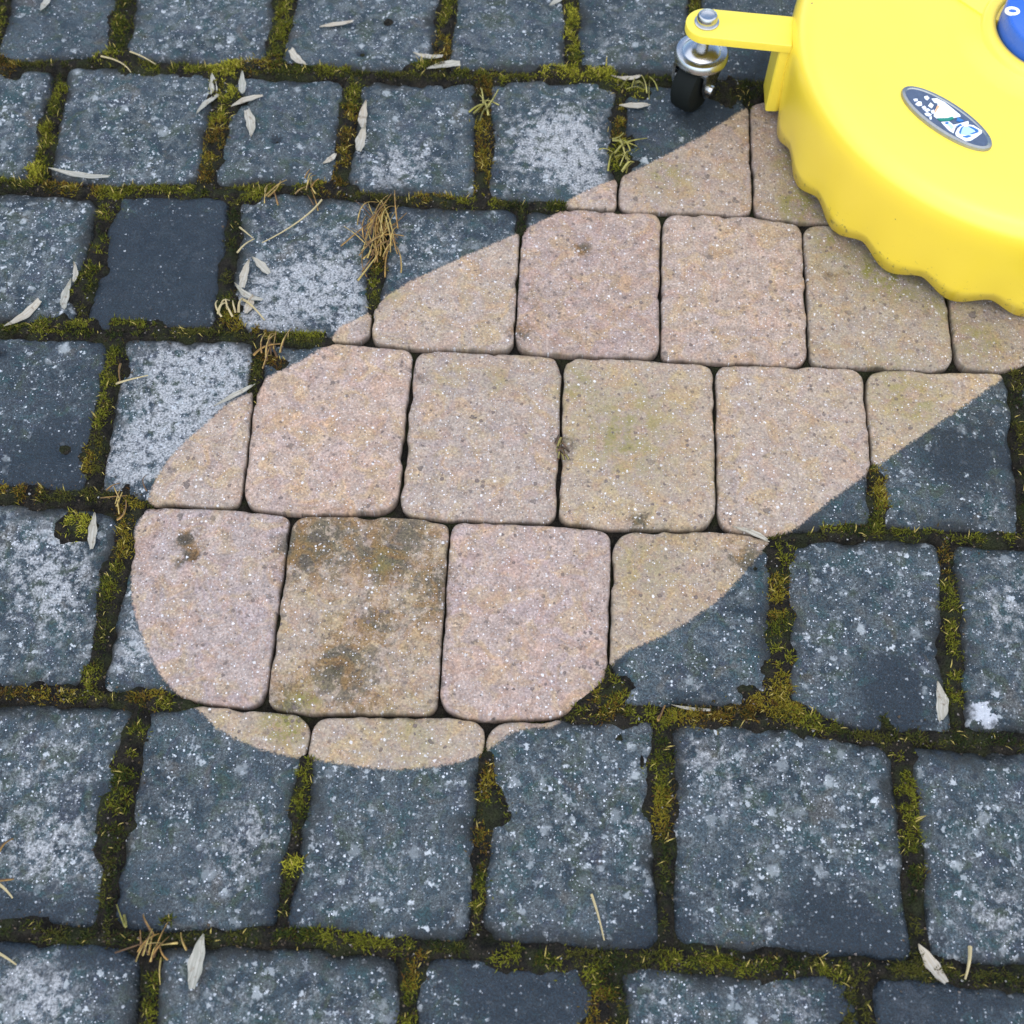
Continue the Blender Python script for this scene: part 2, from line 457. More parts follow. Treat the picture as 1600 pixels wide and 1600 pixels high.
# label, washed tint, speck density, crust, wetness, stain, greenish
B = (.37, .325, .285)
STONES = [
    [("dark grey paver in the photo's top left corner with one round white spot", B, .30, .0, .25, 0, 0),
     ("second paver of the top row, thickly dotted with white lichen", B, .85, .1, 0, 0, 0),
     ("top row paver carrying a pale seed beside a dark pit", B, .6, .15, 0, 0, 0),
     ("narrow dark paver of the top row between brown moss and bright green moss", B, .35, .15, .1, 0, 0),
     ("pale grey paver of the top row just left of the yellow caster arm", B, .45, .25, 0, 0, 0),
     ("dirty paver half hidden beneath the yellow caster arm, beside the cleaner's housing", B, .3, .0, .2, 0, 0)],
    [("speckled paver cut by the left photo edge, in the second row from the top", B, 1.0, .15, 0, 0, .1),
     ("wide grey paver with a long pale seed lying along its lower edge", B, .8, .05, 0, 0, 0),
     ("small dark paver with a pale seed upright at its upper left and a dark pit", B, .35, .1, .15, 0, 0),
     ("blue grey paver right of the two seeds lying end to end", B, .35, .25, 0, 0, 0),
     ("grey paver with a whitish streaky middle and a washed lower right corner", B, .35, .35, 0, 0, 0),
     ("paver split diagonally below the caster wheel, dark on top and washed beneath", (.35, .305, .27), .4, .05, .35, .15, .25),
     ("washed paver disappearing under the left side of the scalloped yellow skirt", (.33, .29, .26), .3, 0, 0, .3, .3)],
    [("left edge paver covered in fine white speckles, with two seeds on its lower part", B, 1.0, .2, 0, 0, .1),
     ("plain very dark paver right of the mossy joint, third row from the top", B, .3, .0, .55, 0, 0),
     ("dirty paver frosted with white lichen, left of the dried grass tuft", B, .4, .75, 0, 0, 0),
     ("paver right of the dried grass tuft, crossed diagonally by the wash line", (.38, .335, .29), .6, .35, 0, 0, .15),
     ("pinkish brown washed paver with a few dark pits near its top edge", (.355, .30, .27), .3, 0, 0, .25, 0),
     ("evenly washed beige paver whose upper right corner almost touches the yellow skirt", (.375, .325, .285), .3, 0, 0, .1, 0),
     ("greyish washed paver with greenish stains, overlapped by the scalloped yellow skirt", (.34, .31, .275), .3, 0, 0, .3, .35),
     ("washed paver at the right photo edge below the lowest point of the yellow skirt", (.32, .285, .25), .3, 0, 0, .3, .4)],
    [("dark dirty paver at the left edge with brown plant debris along its bottom", B, .5, .1, .35, 0, 0),
     ("paver with thick white crust above a triangular washed corner", (.385, .34, .295), .5, .9, 0, .1, 0),
     ("warm pink washed paver with a dirty notch at its top left corner", (.41, .345, .30), .3, 0, 0, .12, 0),
     ("washed grey paver left of the tiny weed in the thin joint", (.37, .33, .295), .3, 0, 0, .1, .1),
     ("washed yellowish paver right of the tiny weed in the thin joint", (.395, .345, .285), .3, 0, 0, .1, .35),
     ("washed paver whose bottom right corner is cut off by the dark wash line", (.385, .34, .295), .25, .0, .3, .1, .2),
     ("paver washed only in its yellowish top left triangle and dark below", (.385, .34, .275), .4, .1, .1, .1, .3),
     ("sliver of dark paver at the right edge just below the washed swathe", B, .3, 0, .3, 0, 0)],
    [("frosted paver at the left edge, moss clump and seed at its top right", B, .4, .65, 0, 0, 0),
     ("lavender grey washed paver with a curved wash line down its left side", (.365, .325, .31), .4, .45, 0, .2, 0),
     ("washed paver heavily blotched with brown and mustard stains", (.375, .325, .27), .3, 0, 0, 1.0, .3),
     ("smooth pinkish washed paver right of the brown blotched one", (.385, .33, .305), .3, 0, 0, .12, 0),
     ("paver with a yellowish washed top and a dark lower right half", (.37, .32, .26), .3, .05, .1, .45, .3),
     ("dark paver with thick olive moss along its left side and a small yellow spot", B, .7, .1, .15, 0, 0),
     ("dark paver at the right edge with a bright white splash at its bottom left", B, .5, .3, .1, 0, 0)],
    [("dirty paver at the left edge thick with pale lichen, left of the broad moss strip", B, .8, .45, 0, 0, 0),
     ("smooth slate grey paver with a thin washed wedge at its top right", (.38, .335, .28), .35, .2, .15, .15, .5),
     ("dark paver capped by a rounded washed strip, with white lichen dots below", (.385, .34, .285), .75, .15, .15, .15, .3),
     ("dirty paver with only its top left corner washed, below the moss triangle", (.36, .32, .28), .9, .15, .1, .2, .1),
     ("widest dirty paver, with dense white lichen dots over its upper half", B, 1.0, .25, .1, 0, 0),
     ("dark paver at the right edge, above the lone upright straw", B, .85, .25, .15, 0, 0)],
    [("paver in the photo's bottom left corner with pale vertical streaks", B, .5, .45, .1, 0, 0),
     ("long paver at the bottom edge with a large grey green seed near its top left", B, .7, .3, 0, 0, 0),
     ("dark bluish paver at the bottom edge between two mossy joints", B, .7, .05, .4, 0, 0),
     ("paver at the bottom edge with white crust, right of the clumpy moss", B, .8, .3, .1, 0, 0),
     ("deep blue grey paver in the photo's bottom right corner", B, .5, .3, .35, 0, 0)],
]
# outline of the swathe the machine has washed clean
WASH = [(1215, 140), (1168, 165), (1100, 209), (1040, 241), (1000, 262), (955, 280), (905, 302), (880, 318), (862, 336), (815, 360), (760, 385), (700, 411),
        (640, 440), (605, 461), (585, 480), (555, 498), (528, 512), (512, 536), (470, 562), (440, 577), (415, 588), (385, 612), (352, 630), (320, 660), (290, 686), (262, 715), (238, 755), (228, 790),
        (210, 825), (203, 870), (203, 930), (212, 972), (228, 1015), (250, 1058), (270, 1080), (300, 1104), (318, 1118), (335, 1138), (365, 1155), (405, 1172), (450, 1184),
        (490, 1189), (530, 1196), (575, 1202), (620, 1205), (680, 1201), (722, 1192), (752, 1182), (775, 1166), (798, 1148), (830, 1140), (862, 1138), (884, 1126), (900, 1108), (930, 1084),
        (946, 1060), (962, 1034), (985, 1017), (1030, 998), (1080, 970), (1122, 940), (1154, 908), (1180, 876), (1205, 848), (1250, 822), (1300, 782), (1365, 735),
        (1420, 696), (1500, 641), (1570, 590), (1640, 550), (1800, 430), (1800, -60), (1300, -60), (1225, 100)]
WP = at(*np.array(WASH, float).T)


def sdist(Q):
    """signed distance to the washed outline, positive inside"""
    A = WP; Bp = np.roll(WP, -1, 0)
    best = np.full(len(Q), 1e9); ins = np.zeros(len(Q), bool)
    for a, b in zip(A, Bp):
        ab = b - a; t = np.clip(((Q - a) @ ab) / max(ab @ ab, 1e-12), 0, 1)
        best = np.minimum(best, np.hypot(*(Q - a - t[:, None] * ab).T))
        c = ((a[1] > Q[:, 1]) != (b[1] > Q[:, 1]))
        dy = b[1] - a[1]
        if abs(dy) > 1e-12: ins ^= c & (Q[:, 0] < a[0] + (Q[:, 1] - a[1]) / dy * (b[0] - a[0]))
    return np.where(ins, best, -best)


# marks with a place of their own: (x, y, radius px, amount)
CRUST = [(330, 560, 75, 1.1), (235, 700, 60, 1.1), (300, 640, 55, .9), (440, 470, 75, .9), (510, 430, 60, .8), (400, 510, 40, .6), (60, 850, 75, .7), (90, 930, 60, .7),
         (205, 1010, 38, 1.3), (80, 1320, 80, .8), (60, 1180, 70, .4), (640, 245, 55, .7), (600, 285, 55, .7), (850, 225, 75, 1.0), (910, 255, 60, .9), (900, 190, 50, .5), (930, 300, 30, 1.2), (545, 515, 22, 1.2),
         (400, 1290, 45, .7), (360, 1350, 60, .6), (1570, 950, 60, .7), (1560, 1440, 60, .8), (1150, 1200, 80, .5), (1080, 1190, 45, .5), (70, 1550, 60, .9), (30, 1540, 60, .7),
         (650, 380, 70, .5), (560, 470, 40, .5), (715, 45, 60, .2), (1020, 60, 60, .2), (950, 90, 50, .3), (700, 105, 40, .3), (1210, 1460, 60, .5), (880, 1240, 30, .5), (1000, 1280, 26, .9), (1550, 800, 40, .5),
         (770, 1470, 26, .6), (590, 1360, 50, .5), (1250, 1560, 60, .6), (1040, 1570, 60, .5), (1420, 1575, 50, .9), (280, 590, 70, .6), (180, 720, 40, .8), (1090, 1075, 40, .3), (1350, 790, 30, .5), (785, 1165, 20, .5)]
SPLASH = [(1528, 1112, 24, 1.2), (1545, 1126, 20, 1.0), (1508, 1106, 12, .9), (1165, 1395, 7, .7), (1350, 1270, 12, .8), (1180, 1195, 10, .8), (860, 1232, 14, .8), (205, 78, 7, .9), (65, 25, 5, .9), (150, 590, 4, .8), (80, 655, 6, .9), (980, 575, 4, 0)]
PITS = [(432, 217, 8), (565, 81, 9), (607, 30, 8), (2, 549, 8), (919, 371, 6), (938, 185, 11), (290, 838, 8), (303, 866, 9), (1300, 420, 14), (527, 1040, 7), (190, 560, 10), (60, 1070, 16), (1540, 1180, 9), (1180, 884, 9), (655, 585, 10), (640, 570, 8), (100, 700, 14), (760, 1120, 10)]
WET_SHADES = [(432, 217, 9, .9), (565, 81, 10, .9), (607, 30, 9, .8), (2, 549, 9, 1.0), (230, 420, 85, .7), (300, 390, 60, .5), (240, 480, 80, .6), (1290, 1440, 60, 1.0), (1340, 1470, 60, 1.0), (1240, 1500, 45, .6), (1400, 1060, 45, .7), (1395, 1120, 50, .9), (120, 700, 60, .5), (60, 740, 60, .6),  # damp patches; the small first entries paint shade into the pits
        (1450, 1560, 90, .5), (1060, 1440, 50, .5), (1105, 178, 40, .8), (1175, 130, 45, .6), (1190, 90, 40, .4), (440, 1430, 40, .6), (20, 1440, 60, .7), (140, 1450, 80, .7), (860, 1520, 60, .5), (800, 1570, 80, .4), (450, 85, 22, .4), (160, 1240, 26, .6), (1000, 1470, 60, .5),  # entries around the caster are part damp, part its shadow painted on the stones
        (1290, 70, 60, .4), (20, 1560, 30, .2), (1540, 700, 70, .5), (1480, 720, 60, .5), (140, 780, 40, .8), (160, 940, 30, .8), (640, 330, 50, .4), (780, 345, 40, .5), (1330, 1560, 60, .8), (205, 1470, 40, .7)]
GREENS = [(600, 455, 30, .7), (900, 600, 40, .6), (950, 680, 60, .5), (1010, 640, 60, .4), (1000, 720, 60, .3), (1400, 600, 60, .5), (1440, 640, 40, .4), (450, 1135, 26, 1.3), (430, 1130, 20, .8), (1040, 275, 40, .7), (1530, 535, 40, .7), (1395, 440, 40, .8),
          (480, 1095, 26, .9), (600, 880, 22, .35), (640, 1150, 60, .4), (1010, 880, 60, .4), (1250, 320, 40, 1.1), (1235, 250, 30, .9), (1300, 380, 30, .8), (1360, 420, 40, .7), (1470, 470, 40, .7), (1310, 880, 14, .6), (700, 580, 40, .3), (780, 590, 30, .5), (400, 500, 16, .8)]
STAINS = [(600, 880, 30, 1.6), (560, 1000, 60, .6), (480, 850, 70, 1.0), (580, 830, 90, .6), (680, 950, 60, .7), (560, 1090, 60, .7), (520, 1040, 40, .9), (650, 830, 50, .6), (690, 900, 40, .7), (590, 970, 30, .6), (290, 840, 18, 2.2), (300, 865, 14, 2.0), (280, 880, 12, 1.6), (450, 1095, 40, 1.0), (910, 390, 16, 1.8), (880, 690, 24, 1.2), (1150, 870, 40, .9),
          (1180, 880, 24, 1.2), (810, 520, 28, 1.2), (880, 540, 40, .6), (1000, 815, 26, 1.6), (1300, 420, 40, .6), (830, 470, 24, 1.0), (460, 860, 30, .8)]


def blobs(Q, L):
    r = np.zeros(len(Q))
    for x, y, rad, a in L:
        c = at(x, y); m = rad * mpp(x, y)
        r += a * np.exp(-((Q - c) ** 2).sum(1) / (m * m) * 1.1)
    return r


def rounded_outline(P, rad, M):
    """quad -> closed outline of M points with rounded corners"""
    pts = []
    n = len(P)
    for i in range(n):
        p0, p, p1 = P[i - 1], P[i], P[(i + 1) % n]
        a = (p0 - p) / np.hypot(*(p0 - p)); b = (p1 - p) / np.hypot(*(p1 - p))
        r = rad[i]
        A, Bq = p + a * r, p + b * r
        for t in np.linspace(0, 1, 8):
            pts.append((1 - t) ** 2 * A + 2 * t * (1 - t) * p + t * t * Bq)
    pts = np.array(pts); pts = np.vstack([pts, pts[:1]])
    s = np.r_[0, np.cumsum(np.hypot(*np.diff(pts, axis=0).T))]
    t = np.linspace(0, s[-1], M, endpoint=False)
    return np.c_[np.interp(t, s, pts[:, 0]), np.interp(t, s, pts[:, 1])]


def make_stone(k, i, spec):
    label, tint, dens, crust, wet_shade, stain, green = spec
    (a0, a1), (b0, b1) = JOINTS[k][i], JOINTS[k][i + 1]
    def corners(x, line): return at(x, rowy(line, x))
    # outline: follow the wavy row lines between the two joints, counter-clockwise seen from above
    bot = [at(x, rowy(k + 1, x)) for x in np.linspace(a1, b1, 9)]
    top = [at(x, rowy(k, x)) for x in np.linspace(b0, a0, 9)]
    quad = np.array([bot[0], bot[-1], top[0], top[-1]])
    cen = quad.mean(0)
    sdq = sdist(np.vstack([quad, cen[None]]))
    # each side bowed by the row line
    M = 260
    gap = np.where(sdq[:4].max() > 0.0, .0003, .0022)
    rad = np.clip(rng.normal(.0135, .003, 4), .008, .020)
    ins = quad + (cen - quad) / np.hypot(*(cen - quad).T)[:, None] * gap * 1.5
    O = rounded_outline(ins, rad, M)
    # bend rows: offset in y by the difference between the straight edge and the row line
    bx = np.array(bot); tx = np.array(top)
    o1 = np.argsort(bx[:, 0]); o2 = np.argsort(tx[:, 0])
    yb = np.interp(O[:, 0], bx[o1, 0], bx[o1, 1]); yt = np.interp(O[:, 0], tx[o2, 0], tx[o2, 1])
    sb = np.interp(O[:, 0], [bx[0, 0], bx[-1, 0]], [bx[0, 1], bx[-1, 1]]); stp = np.interp(O[:, 0], [tx[-1, 0], tx[0, 0]], [tx[-1, 1], tx[0, 1]])
    f = np.clip((O[:, 1] - sb) / np.maximum(stp - sb, 1e-6), 0, 1)
    O[:, 1] += (1 - f) * (yb - sb) + f * (yt - stp)
    so = sdist(O)
    dirty = np.clip((.004 - so) / .008, 0, 1)
    dirn = (cen - O) / np.hypot(*(cen - O).T)[:, None]
    seed = k * 31 + i * 7
    wob = .0005 * (1 + fbm(O[:, 0], O[:, 1], 90, seed, 3)) + .0013 * np.clip(fbm(O[:, 0], O[:, 1], 45, seed + 3, 2) - .45, 0, 1) * 2
    wob = wob + dirty * .0022 * (1 + fbm(O[:, 0], O[:, 1], 60, seed + 9, 3)) * .8
    O = O + dirn * wob[:, None]
    dist = np.hypot(*(cen - O).T)
    ds = [0, .0004, .0009, .0015, .0022, .003, .004, .005, .0065, .008, .010, .0125, .015]
    rmax = dist.min()
    rest = np.linspace(0, 1, 26)[1:-1]
    er = .0017 + dirty * .0055 + .0006 * fbm(O[:, 0], O[:, 1], 30, seed + 5, 2)      # rounding radius
    er = np.maximum(er, .0012)
    V = []; E = []
    low = O.copy()
    V.append(np.c_[low, np.full(M, -.050)]); E.append(np.zeros(M))
    for d in ds:
        Q = O + dirn * d
        x = np.clip(er - d, 0, None)
        z = -(er - np.sqrt(np.maximum(er * er - x * x, 0)))
        V.append(np.c_[Q, z]); E.append(np.full(M, d))
    base = O + dirn * ds[-1]
    for t in rest:
        V.append(np.c_[base + (cen - base) * t, np.zeros(M)]); E.append(ds[-1] + (dist - ds[-1]) * t)
    V.append(np.array([[cen[0], cen[1], 0]])); E.append(np.array([.06]))
    nr = len(V) - 1
    V = np.vstack(V); E = np.concatenate(E)
    X, Y = V[:, 0], V[:, 1]
    sd = sdist(V[:, :2])
    dv = np.clip((.003 - sd) / .006, 0, 1)
    top_m = V[:, 2] > -.02
    for px_, py_, pr_ in PITS:
        V[:, 2] -= np.where(top_m, .0045 * np.exp(-((V[:, :2] - at(px_, py_)) ** 2).sum(1) / (pr_ * mpp(px_, py_)) ** 2), 0)
    tilt = rng.normal(0, .006, 2); lift = rng.normal(0, .0006)
    relief = (.0005 + .0006 * dv) * fbm(X, Y, 22, seed + 11, 3) + .00028 * fbm(X, Y, 150, seed + 2, 3) * (1 + .8 * dv)
    chips = -.0035 * np.clip(fbm(X, Y, 70, seed + 21, 3) - .25, 0, 1) * np.exp(-E / .006)
    V[:, 2] += np.where(top_m, relief + chips + lift + (X - cen[0]) * tilt[0] + (Y - cen[1]) * tilt[1], 0)
    ff = []; ss = []
    idx = np.arange(M); nx = np.roll(idx, -1)
    for r in range(nr - 1):
        ff.append(np.stack([r * M + idx, r * M + nx, (r + 1) * M + nx, (r + 1) * M + idx], 1).ravel()); ss.append(np.full(M, 4))
    ff.append(np.stack([(nr - 1) * M + idx, (nr - 1) * M + nx, np.full(M, nr * M)], 1).ravel()); ss.append(np.full(M, 3))
    Qw = V[:, :2].copy()
    V[:, 0] -= cen[0]; V[:, 1] -= cen[1]
    me = mesh_np("paving_stone", V, np.concatenate(ff), np.concatenate(ss))
    fattr(me, "sd", sd); fattr(me, "crust", crust * .55 + blobs(Qw, CRUST)); fattr(me, "spec", np.full(len(V), dens))
    fattr(me, "wet_shade", np.clip(wet_shade + blobs(Qw, WET_SHADES), 0, 1) * .9); fattr(me, "stain", np.clip(stain * .5 + blobs(Qw, STAINS), 0, 2.2))
    fattr(me, "green", np.clip(green * .5 + blobs(Qw, GREENS), 0, 1.2))
    ed = np.exp(-E / .0042) * .55
    fattr(me, "edge", ed)
    fattr(me, "splash", blobs(Qw, SPLASH))
    fattr(me, "rimdirt", np.exp(-E / .0125) * (.82 + .50 * np.clip(fbm(X, Y, 28, seed + 40, 2), -1, 1)))
    cattr(me, "tint", np.tile(np.array(tint) * (.99, .89, .795), (len(V), 1)))
    o = link("paving_stone", me, M_STONE)
    o.location = (cen[0], cen[1], 0)
    tag(o, label, "paving stone", "concrete paving stones")
    return o


# ------------------------------------------------------------------ ground sheets
gm = MB()
gm.add([(-20, -20, -.05), (20, -20, -.05), (20, 20, -.05), (-20, 20, -.05)], [(0, 1, 2, 3)])
g = gm.build("ground", M_SOIL)
tag(g, "bare dark soil under the paving", "ground", kind="structure")

for k, row in enumerate(STONES):
    for i, s in enumerate(row):
        make_stone(k, i, s)

# paving that goes on outside the frame
pv = MB()
PITCHY = .143
for r in range(-9, 14):
    y0 = -r * PITCHY; y1 = y0 + PITCHY
    if 0 <= r <= 6:
        xl = at(JOINTS[r][0][0], rowy(r, 0))[0] - .004
        last = JOINTS[r][len(STONES[r])]
        xr = at(last[0], rowy(r, last[0]))[0] + .004
        if r == 0: xr = max(xr, at(1296, 60)[0] + .004)
        spans = []
        x = xl
        while x > -1.6: spans.append((x - .112, x)); x -= .116
        x = xr
        while x < 1.6: spans.append((x, x + .112)); x += .116
    else:
        x = -1.6 + (r % 2) * .058; spans = []
        while x < 1.6: spans.append((x, x + .112)); x += .116
    for a, b in spans:
        q = [(a + .002, y0 + .003), (b - .002, y0 + .003), (b - .002, y1 - .003), (a + .002, y1 - .003)]
        q = rounded_outline(np.array(q), [.012] * 4, 48)
        pv.prism([tuple(p) for p in q], -.049, random.uniform(-.002, .0005), .005)
po = pv.build("pavement", M_STONE, smooth=True, sharp=60)
n = len(po.data.vertices)
fattr(po.data, "sd", np.full(n, -1.0)); fattr(po.data, "spec", np.full(n, .6)); fattr(po.data, "crust", np.full(n, .15)); fattr(po.data, "wet_shade", np.full(n, .1))
tag(po, "dirty grey paving carrying on beyond the washed patch", "paving", kind="structure")

# ------------------------------------------------------------------ moss in the joints
# (half width px, tone, [(x, y), ...]); tones: g green, y bright yellow green, b brown, d dark
MOSS = [
    (11, 'g', [(0, 0), (-2, 40), (-12, 95)]), (15, 'g', [(197, -10), (190, 40), (181, 76)]), (14, 'g', [(449, -10), (441, 45), (428, 100)]), (13, 'g', [(701, -10), (697, 50)]), (12, 'b', [(697, 50), (690, 100)]),
    (11, 'y', [(893, -10), (893, 70), (900, 105)]), (8, 'g', [(1087, -5), (1078, 110)]),
    (17, 'b', [(-5, 100), (20, 108)]), (8, 'd', [(20, 103), (110, 103)]), (13, 'y', [(155, 90), (200, 90)]), (11, 'g', [(200, 106), (330, 112)]), (16, 'y', [(335, 112), (372, 106)]), (15, 'b', [(372, 106), (432, 100)]),
    (12, 'g', [(432, 106), (540, 112)]), (5, 'd', [(540, 116), (640, 120)]), (10, 'g', [(640, 105), (690, 100)]), (13, 'g', [(715, 117), (785, 125)]), (7, 'g', [(785, 122), (850, 120)]), (14, 'y', [(850, 112), (950, 118)]),
    (15, 'y', [(955, 126), (998, 146)]), (8, 'g', [(1000, 126), (1076, 122)]),
    (12, 'g', [(96, 135), (86, 170)]), (13, 'g', [(84, 180), (74, 205), (62, 275)]), (19, 'y', [(353, 116), (358, 155)]), (14, 'g', [(352, 155), (342, 190)]), (14, 'b', [(342, 190), (322, 285)]),
    (14, 'g', [(553, 130), (550, 172)]), (13, 'b', [(547, 172), (530, 285)]), (13, 'b', [(757, 128), (756, 172)]), (14, 'b', [(755, 172), (752, 310)]), (10, 'b', [(968, 170), (965, 215)]), (17, 'y', [(966, 225), (972, 262)]),
    (10, 'g', [(-5, 285), (60, 292)]), (15, 'y', [(58, 262), (62, 285)]), (10, 'b', [(60, 290), (160, 300)]), (15, 'g', [(160, 302), (200, 303)]), (12, 'g', [(182, 310), (168, 345)]), (12, 'g', [(200, 300), (300, 298), (342, 300)]),
    (16, 'g', [(362, 304), (400, 308)]), (10, 'g', [(400, 300), (500, 290)]), (13, 'b', [(490, 297), (550, 297)]), (8, 'd', [(545, 303), (600, 312)]), (11, 'b', [(650, 312), (702, 314)]), (10, 'g', [(700, 316), (770, 318)]),
    (5, 'd', [(770, 320), (890, 326)]), (9, 'g', [(850, 322), (882, 323)]),
    (14, 'g', [(156, 378), (146, 420), (120, 458)]), (9, 'd', [(370, 320), (364, 385)]), (13, 'g', [(354, 458), (360, 495)]), (13, 'b', [(360, 495), (372, 512)]), (10, 'g', [(589, 425), (580, 462)]), (9, 'b', [(597, 325), (592, 420)]),
    (9, 'g', [(-5, 515), (55, 511)]), (17, 'g', [(62, 512), (140, 514)]), (11, 'g', [(180, 505), (240, 510)]), (6, 'd', [(240, 516), (345, 518)]), (9, 'g', [(415, 526), (505, 524)]), (9, 'b', [(400, 515), (425, 528)]),
    (12, 'b', [(415, 560), (438, 570)]), (9, 'd', [(405, 560), (398, 610)]),
    (14, 'g', [(183, 532), (172, 600)]), (12, 'g', [(168, 600), (155, 665)]), (12, 'd', [(152, 675), (142, 770)]), (10, 'b', [(142, 700), (138, 735)]),
    (14, 'b', [(-5, 770), (60, 772)]), (12, 'd', [(60, 775), (175, 778)]), (17, 'b', [(190, 785), (210, 798)]), (20, 'y', [(112, 818), (130, 822)]),
    (13, 'b', [(198, 805), (192, 870)]), (14, 'g', [(178, 890), (164, 932)]), (10, 'd', [(162, 935), (150, 1035)]), (14, 'g', [(144, 1045), (140, 1085)]),
    (12, 'b', [(-5, 1085), (115, 1086)]), (14, 'b', [(200, 1092), (250, 1090)]), (12, 'g', [(240, 1098), (295, 1100)]), (8, 'd', [(115, 1090), (200, 1095)]),
    (15, 'g', [(222, 1130), (205, 1160)]), (19, 'g', [(205, 1160), (195, 1215), (178, 1290)]), (16, 'd', [(178, 1290), (168, 1345)]), (10, 'd', [(168, 1350), (160, 1440)]),
    (12, 'g', [(478, 1172), (470, 1275)]), (8, 'd', [(468, 1280), (460, 1330)]), (14, 'y', [(466, 1345), (456, 1362)]), (7, 'd', [(452, 1365), (440, 1450)]),
    (14, 'b', [(760, 1185), (762, 1245)]), (23, 'g', [(770, 1250), (778, 1275)]), (15, 'b', [(756, 1290), (748, 1350)]), (12, 'g', [(748, 1350), (746, 1415)]), (5, 'd', [(745, 1420), (742, 1475)]),
    (24, 'g', [(915, 1112), (965, 1080)]), (26, 'b', [(935, 1098), (955, 1108)]), (14, 'g', [(985, 1112), (1050, 1122)]), (18, 'b', [(1050, 1122), (1120, 1124), (1180, 1112)]), (22, 'b', [(1180, 1108), (1240, 1112)]), (17, 'g', [(1240, 1115), (1292, 1137)]),
    (10, 'd', [(1290, 1140), (1345, 1152)]), (8, 'd', [(1345, 1156), (1420, 1160)]), (12, 'd', [(1420, 1152), (1500, 1152), (1605, 1162)]),
    (19, 'g', [(1219, 862), (1216, 900)]), (18, 'b', [(1216, 900), (1214, 960)]), (20, 'g', [(1214, 960), (1222, 1050)]), (20, 'b', [(1218, 1040), (1222, 1100)]), (9, 'b', [(1474, 852), (1476, 905)]), (14, 'g', [(1478, 905), (1486, 960)]), (16, 'g', [(1484, 960), (1492, 1095)]),
    (15, 'b', [(1376, 738), (1372, 790)]), (13, 'g', [(1372, 790), (1370, 822)]), (9, 'd', [(1588, 600), (1598, 680)]), (9, 'd', [(1598, 680), (1604, 840)]),
    (11, 'g', [(1290, 826), (1370, 827)]), (9, 'g', [(1400, 834), (1605, 842)]),
    (17, 'g', [(1036, 1128), (1032, 1190)]), (17, 'g', [(1032, 1190), (1032, 1250)]), (16, 'b', [(1033, 1240), (1035, 1300)]), (10, 'd', [(1038, 1305), (1036, 1380)]), (6, 'd', [(1038, 1380), (1038, 1490)]),
    (17, 'g', [(1412, 1170), (1420, 1260)]), (18, 'g', [(1420, 1260), (1430, 1360)]), (12, 'd', [(1430, 1360), (1440, 1500)]),
    (12, 'd', [(-5, 1440), (60, 1450)]), (10, 'd', [(60, 1468), (240, 1472)]), (9, 'g', [(255, 1440), (268, 1436)]), (12, 'd', [(340, 1465), (400, 1462)]), (12, 'g', [(400, 1462), (480, 1460)]), (13, 'g', [(480, 1460), (560, 1470), (640, 1482)]),
    (11, 'd', [(640, 1480), (760, 1486)]), (17, 'g', [(770, 1490), (880, 1500)]), (13, 'd', [(880, 1500), (1040, 1505)]), (15, 'g', [(1040, 1500), (1140, 1508)]), (15, 'g', [(1140, 1508), (1232, 1514)]), (12, 'd', [(1232, 1510), (1340, 1520)]),
    (14, 'g', [(1285, 1514), (1315, 1522)]), (14, 'd', [(1400, 1516), (1480, 1522)]), (14, 'd', [(1480, 1522), (1610, 1534)]), (9, 'g', [(246, 1500), (232, 1610)]), (13, 'b', [(657, 1492), (642, 1540)]), (13, 'g', [(642, 1540), (634, 1610)]),
    (21, 'g', [(925, 1520), (948, 1555)]), (20, 'b', [(945, 1555), (925, 1610)]), (13, 'd', [(955, 1510), (970, 1610)]), (14, 'd', [(1330, 1530), (1322, 1610)]),
    (20, 'd', [(1130, 142), (1165, 150), (1214, 145)]), (12, 'd', [(1590, 588), (1606, 596)]), (9, 'd', [(1380, 1120), (1410, 1165)]),
]
TONES = {'g': [(.018, .028, .005), (.052, .062, .007), (.120, .124, .013), (.050, .034, .009)], 'y': [(.050, .062, .007), (.130, .136, .012), (.26, .25, .03), (.080, .062, .012)],
         'b': [(.036, .030, .007), (.110, .064, .011), (.160, .130, .016), (.075, .036, .009)], 'd': [(.010, .017, .006), (.022, .030, .008), (.055, .055, .011), (.024, .018, .009)]}
SEG = []
# thin dark growth along every joint that has not been washed
for k_, row_ in enumerate(JOINTS):
    for a_, b_ in row_:
        MOSS.append((7, 'd', [(a_, rowy(k_, a_)), (b_, rowy(k_ + 1, b_))]))
for k_ in range(1, 7):
    xs_ = np.arange(-40, 1660, 60)
    MOSS.append((7, 'd', [(x_, rowy(k_, x_)) for x_ in xs_]))
for hw, tone, pts in MOSS:
    P = at(*np.array(pts, float).T)
    for j in range(len(P) - 1):
        SEG.append((P[j], P[j + 1], hw * mpp(*pts[j]) , tone))


def seg_field(Q):
    """nearest moss strip in units of its half width, and that half width"""
    best = np.full(len(Q), 9.0); w = np.zeros(len(Q))
    for a, b, hw, tone in SEG:
        lo = np.minimum(a, b) - hw * 2; hi = np.maximum(a, b) + hw * 2
        s = np.where(((Q > lo) & (Q < hi)).all(1))[0]
        if not len(s): continue
        ab = b - a; t = np.clip(((Q[s] - a) @ ab) / (ab @ ab), 0, 1)
        d = np.hypot(*(Q[s] - a - t[:, None] * ab).T) / hw
        m = d < best[s]
        best[s[m]] = d[m]; w[s[m]] = hw
    return best, w


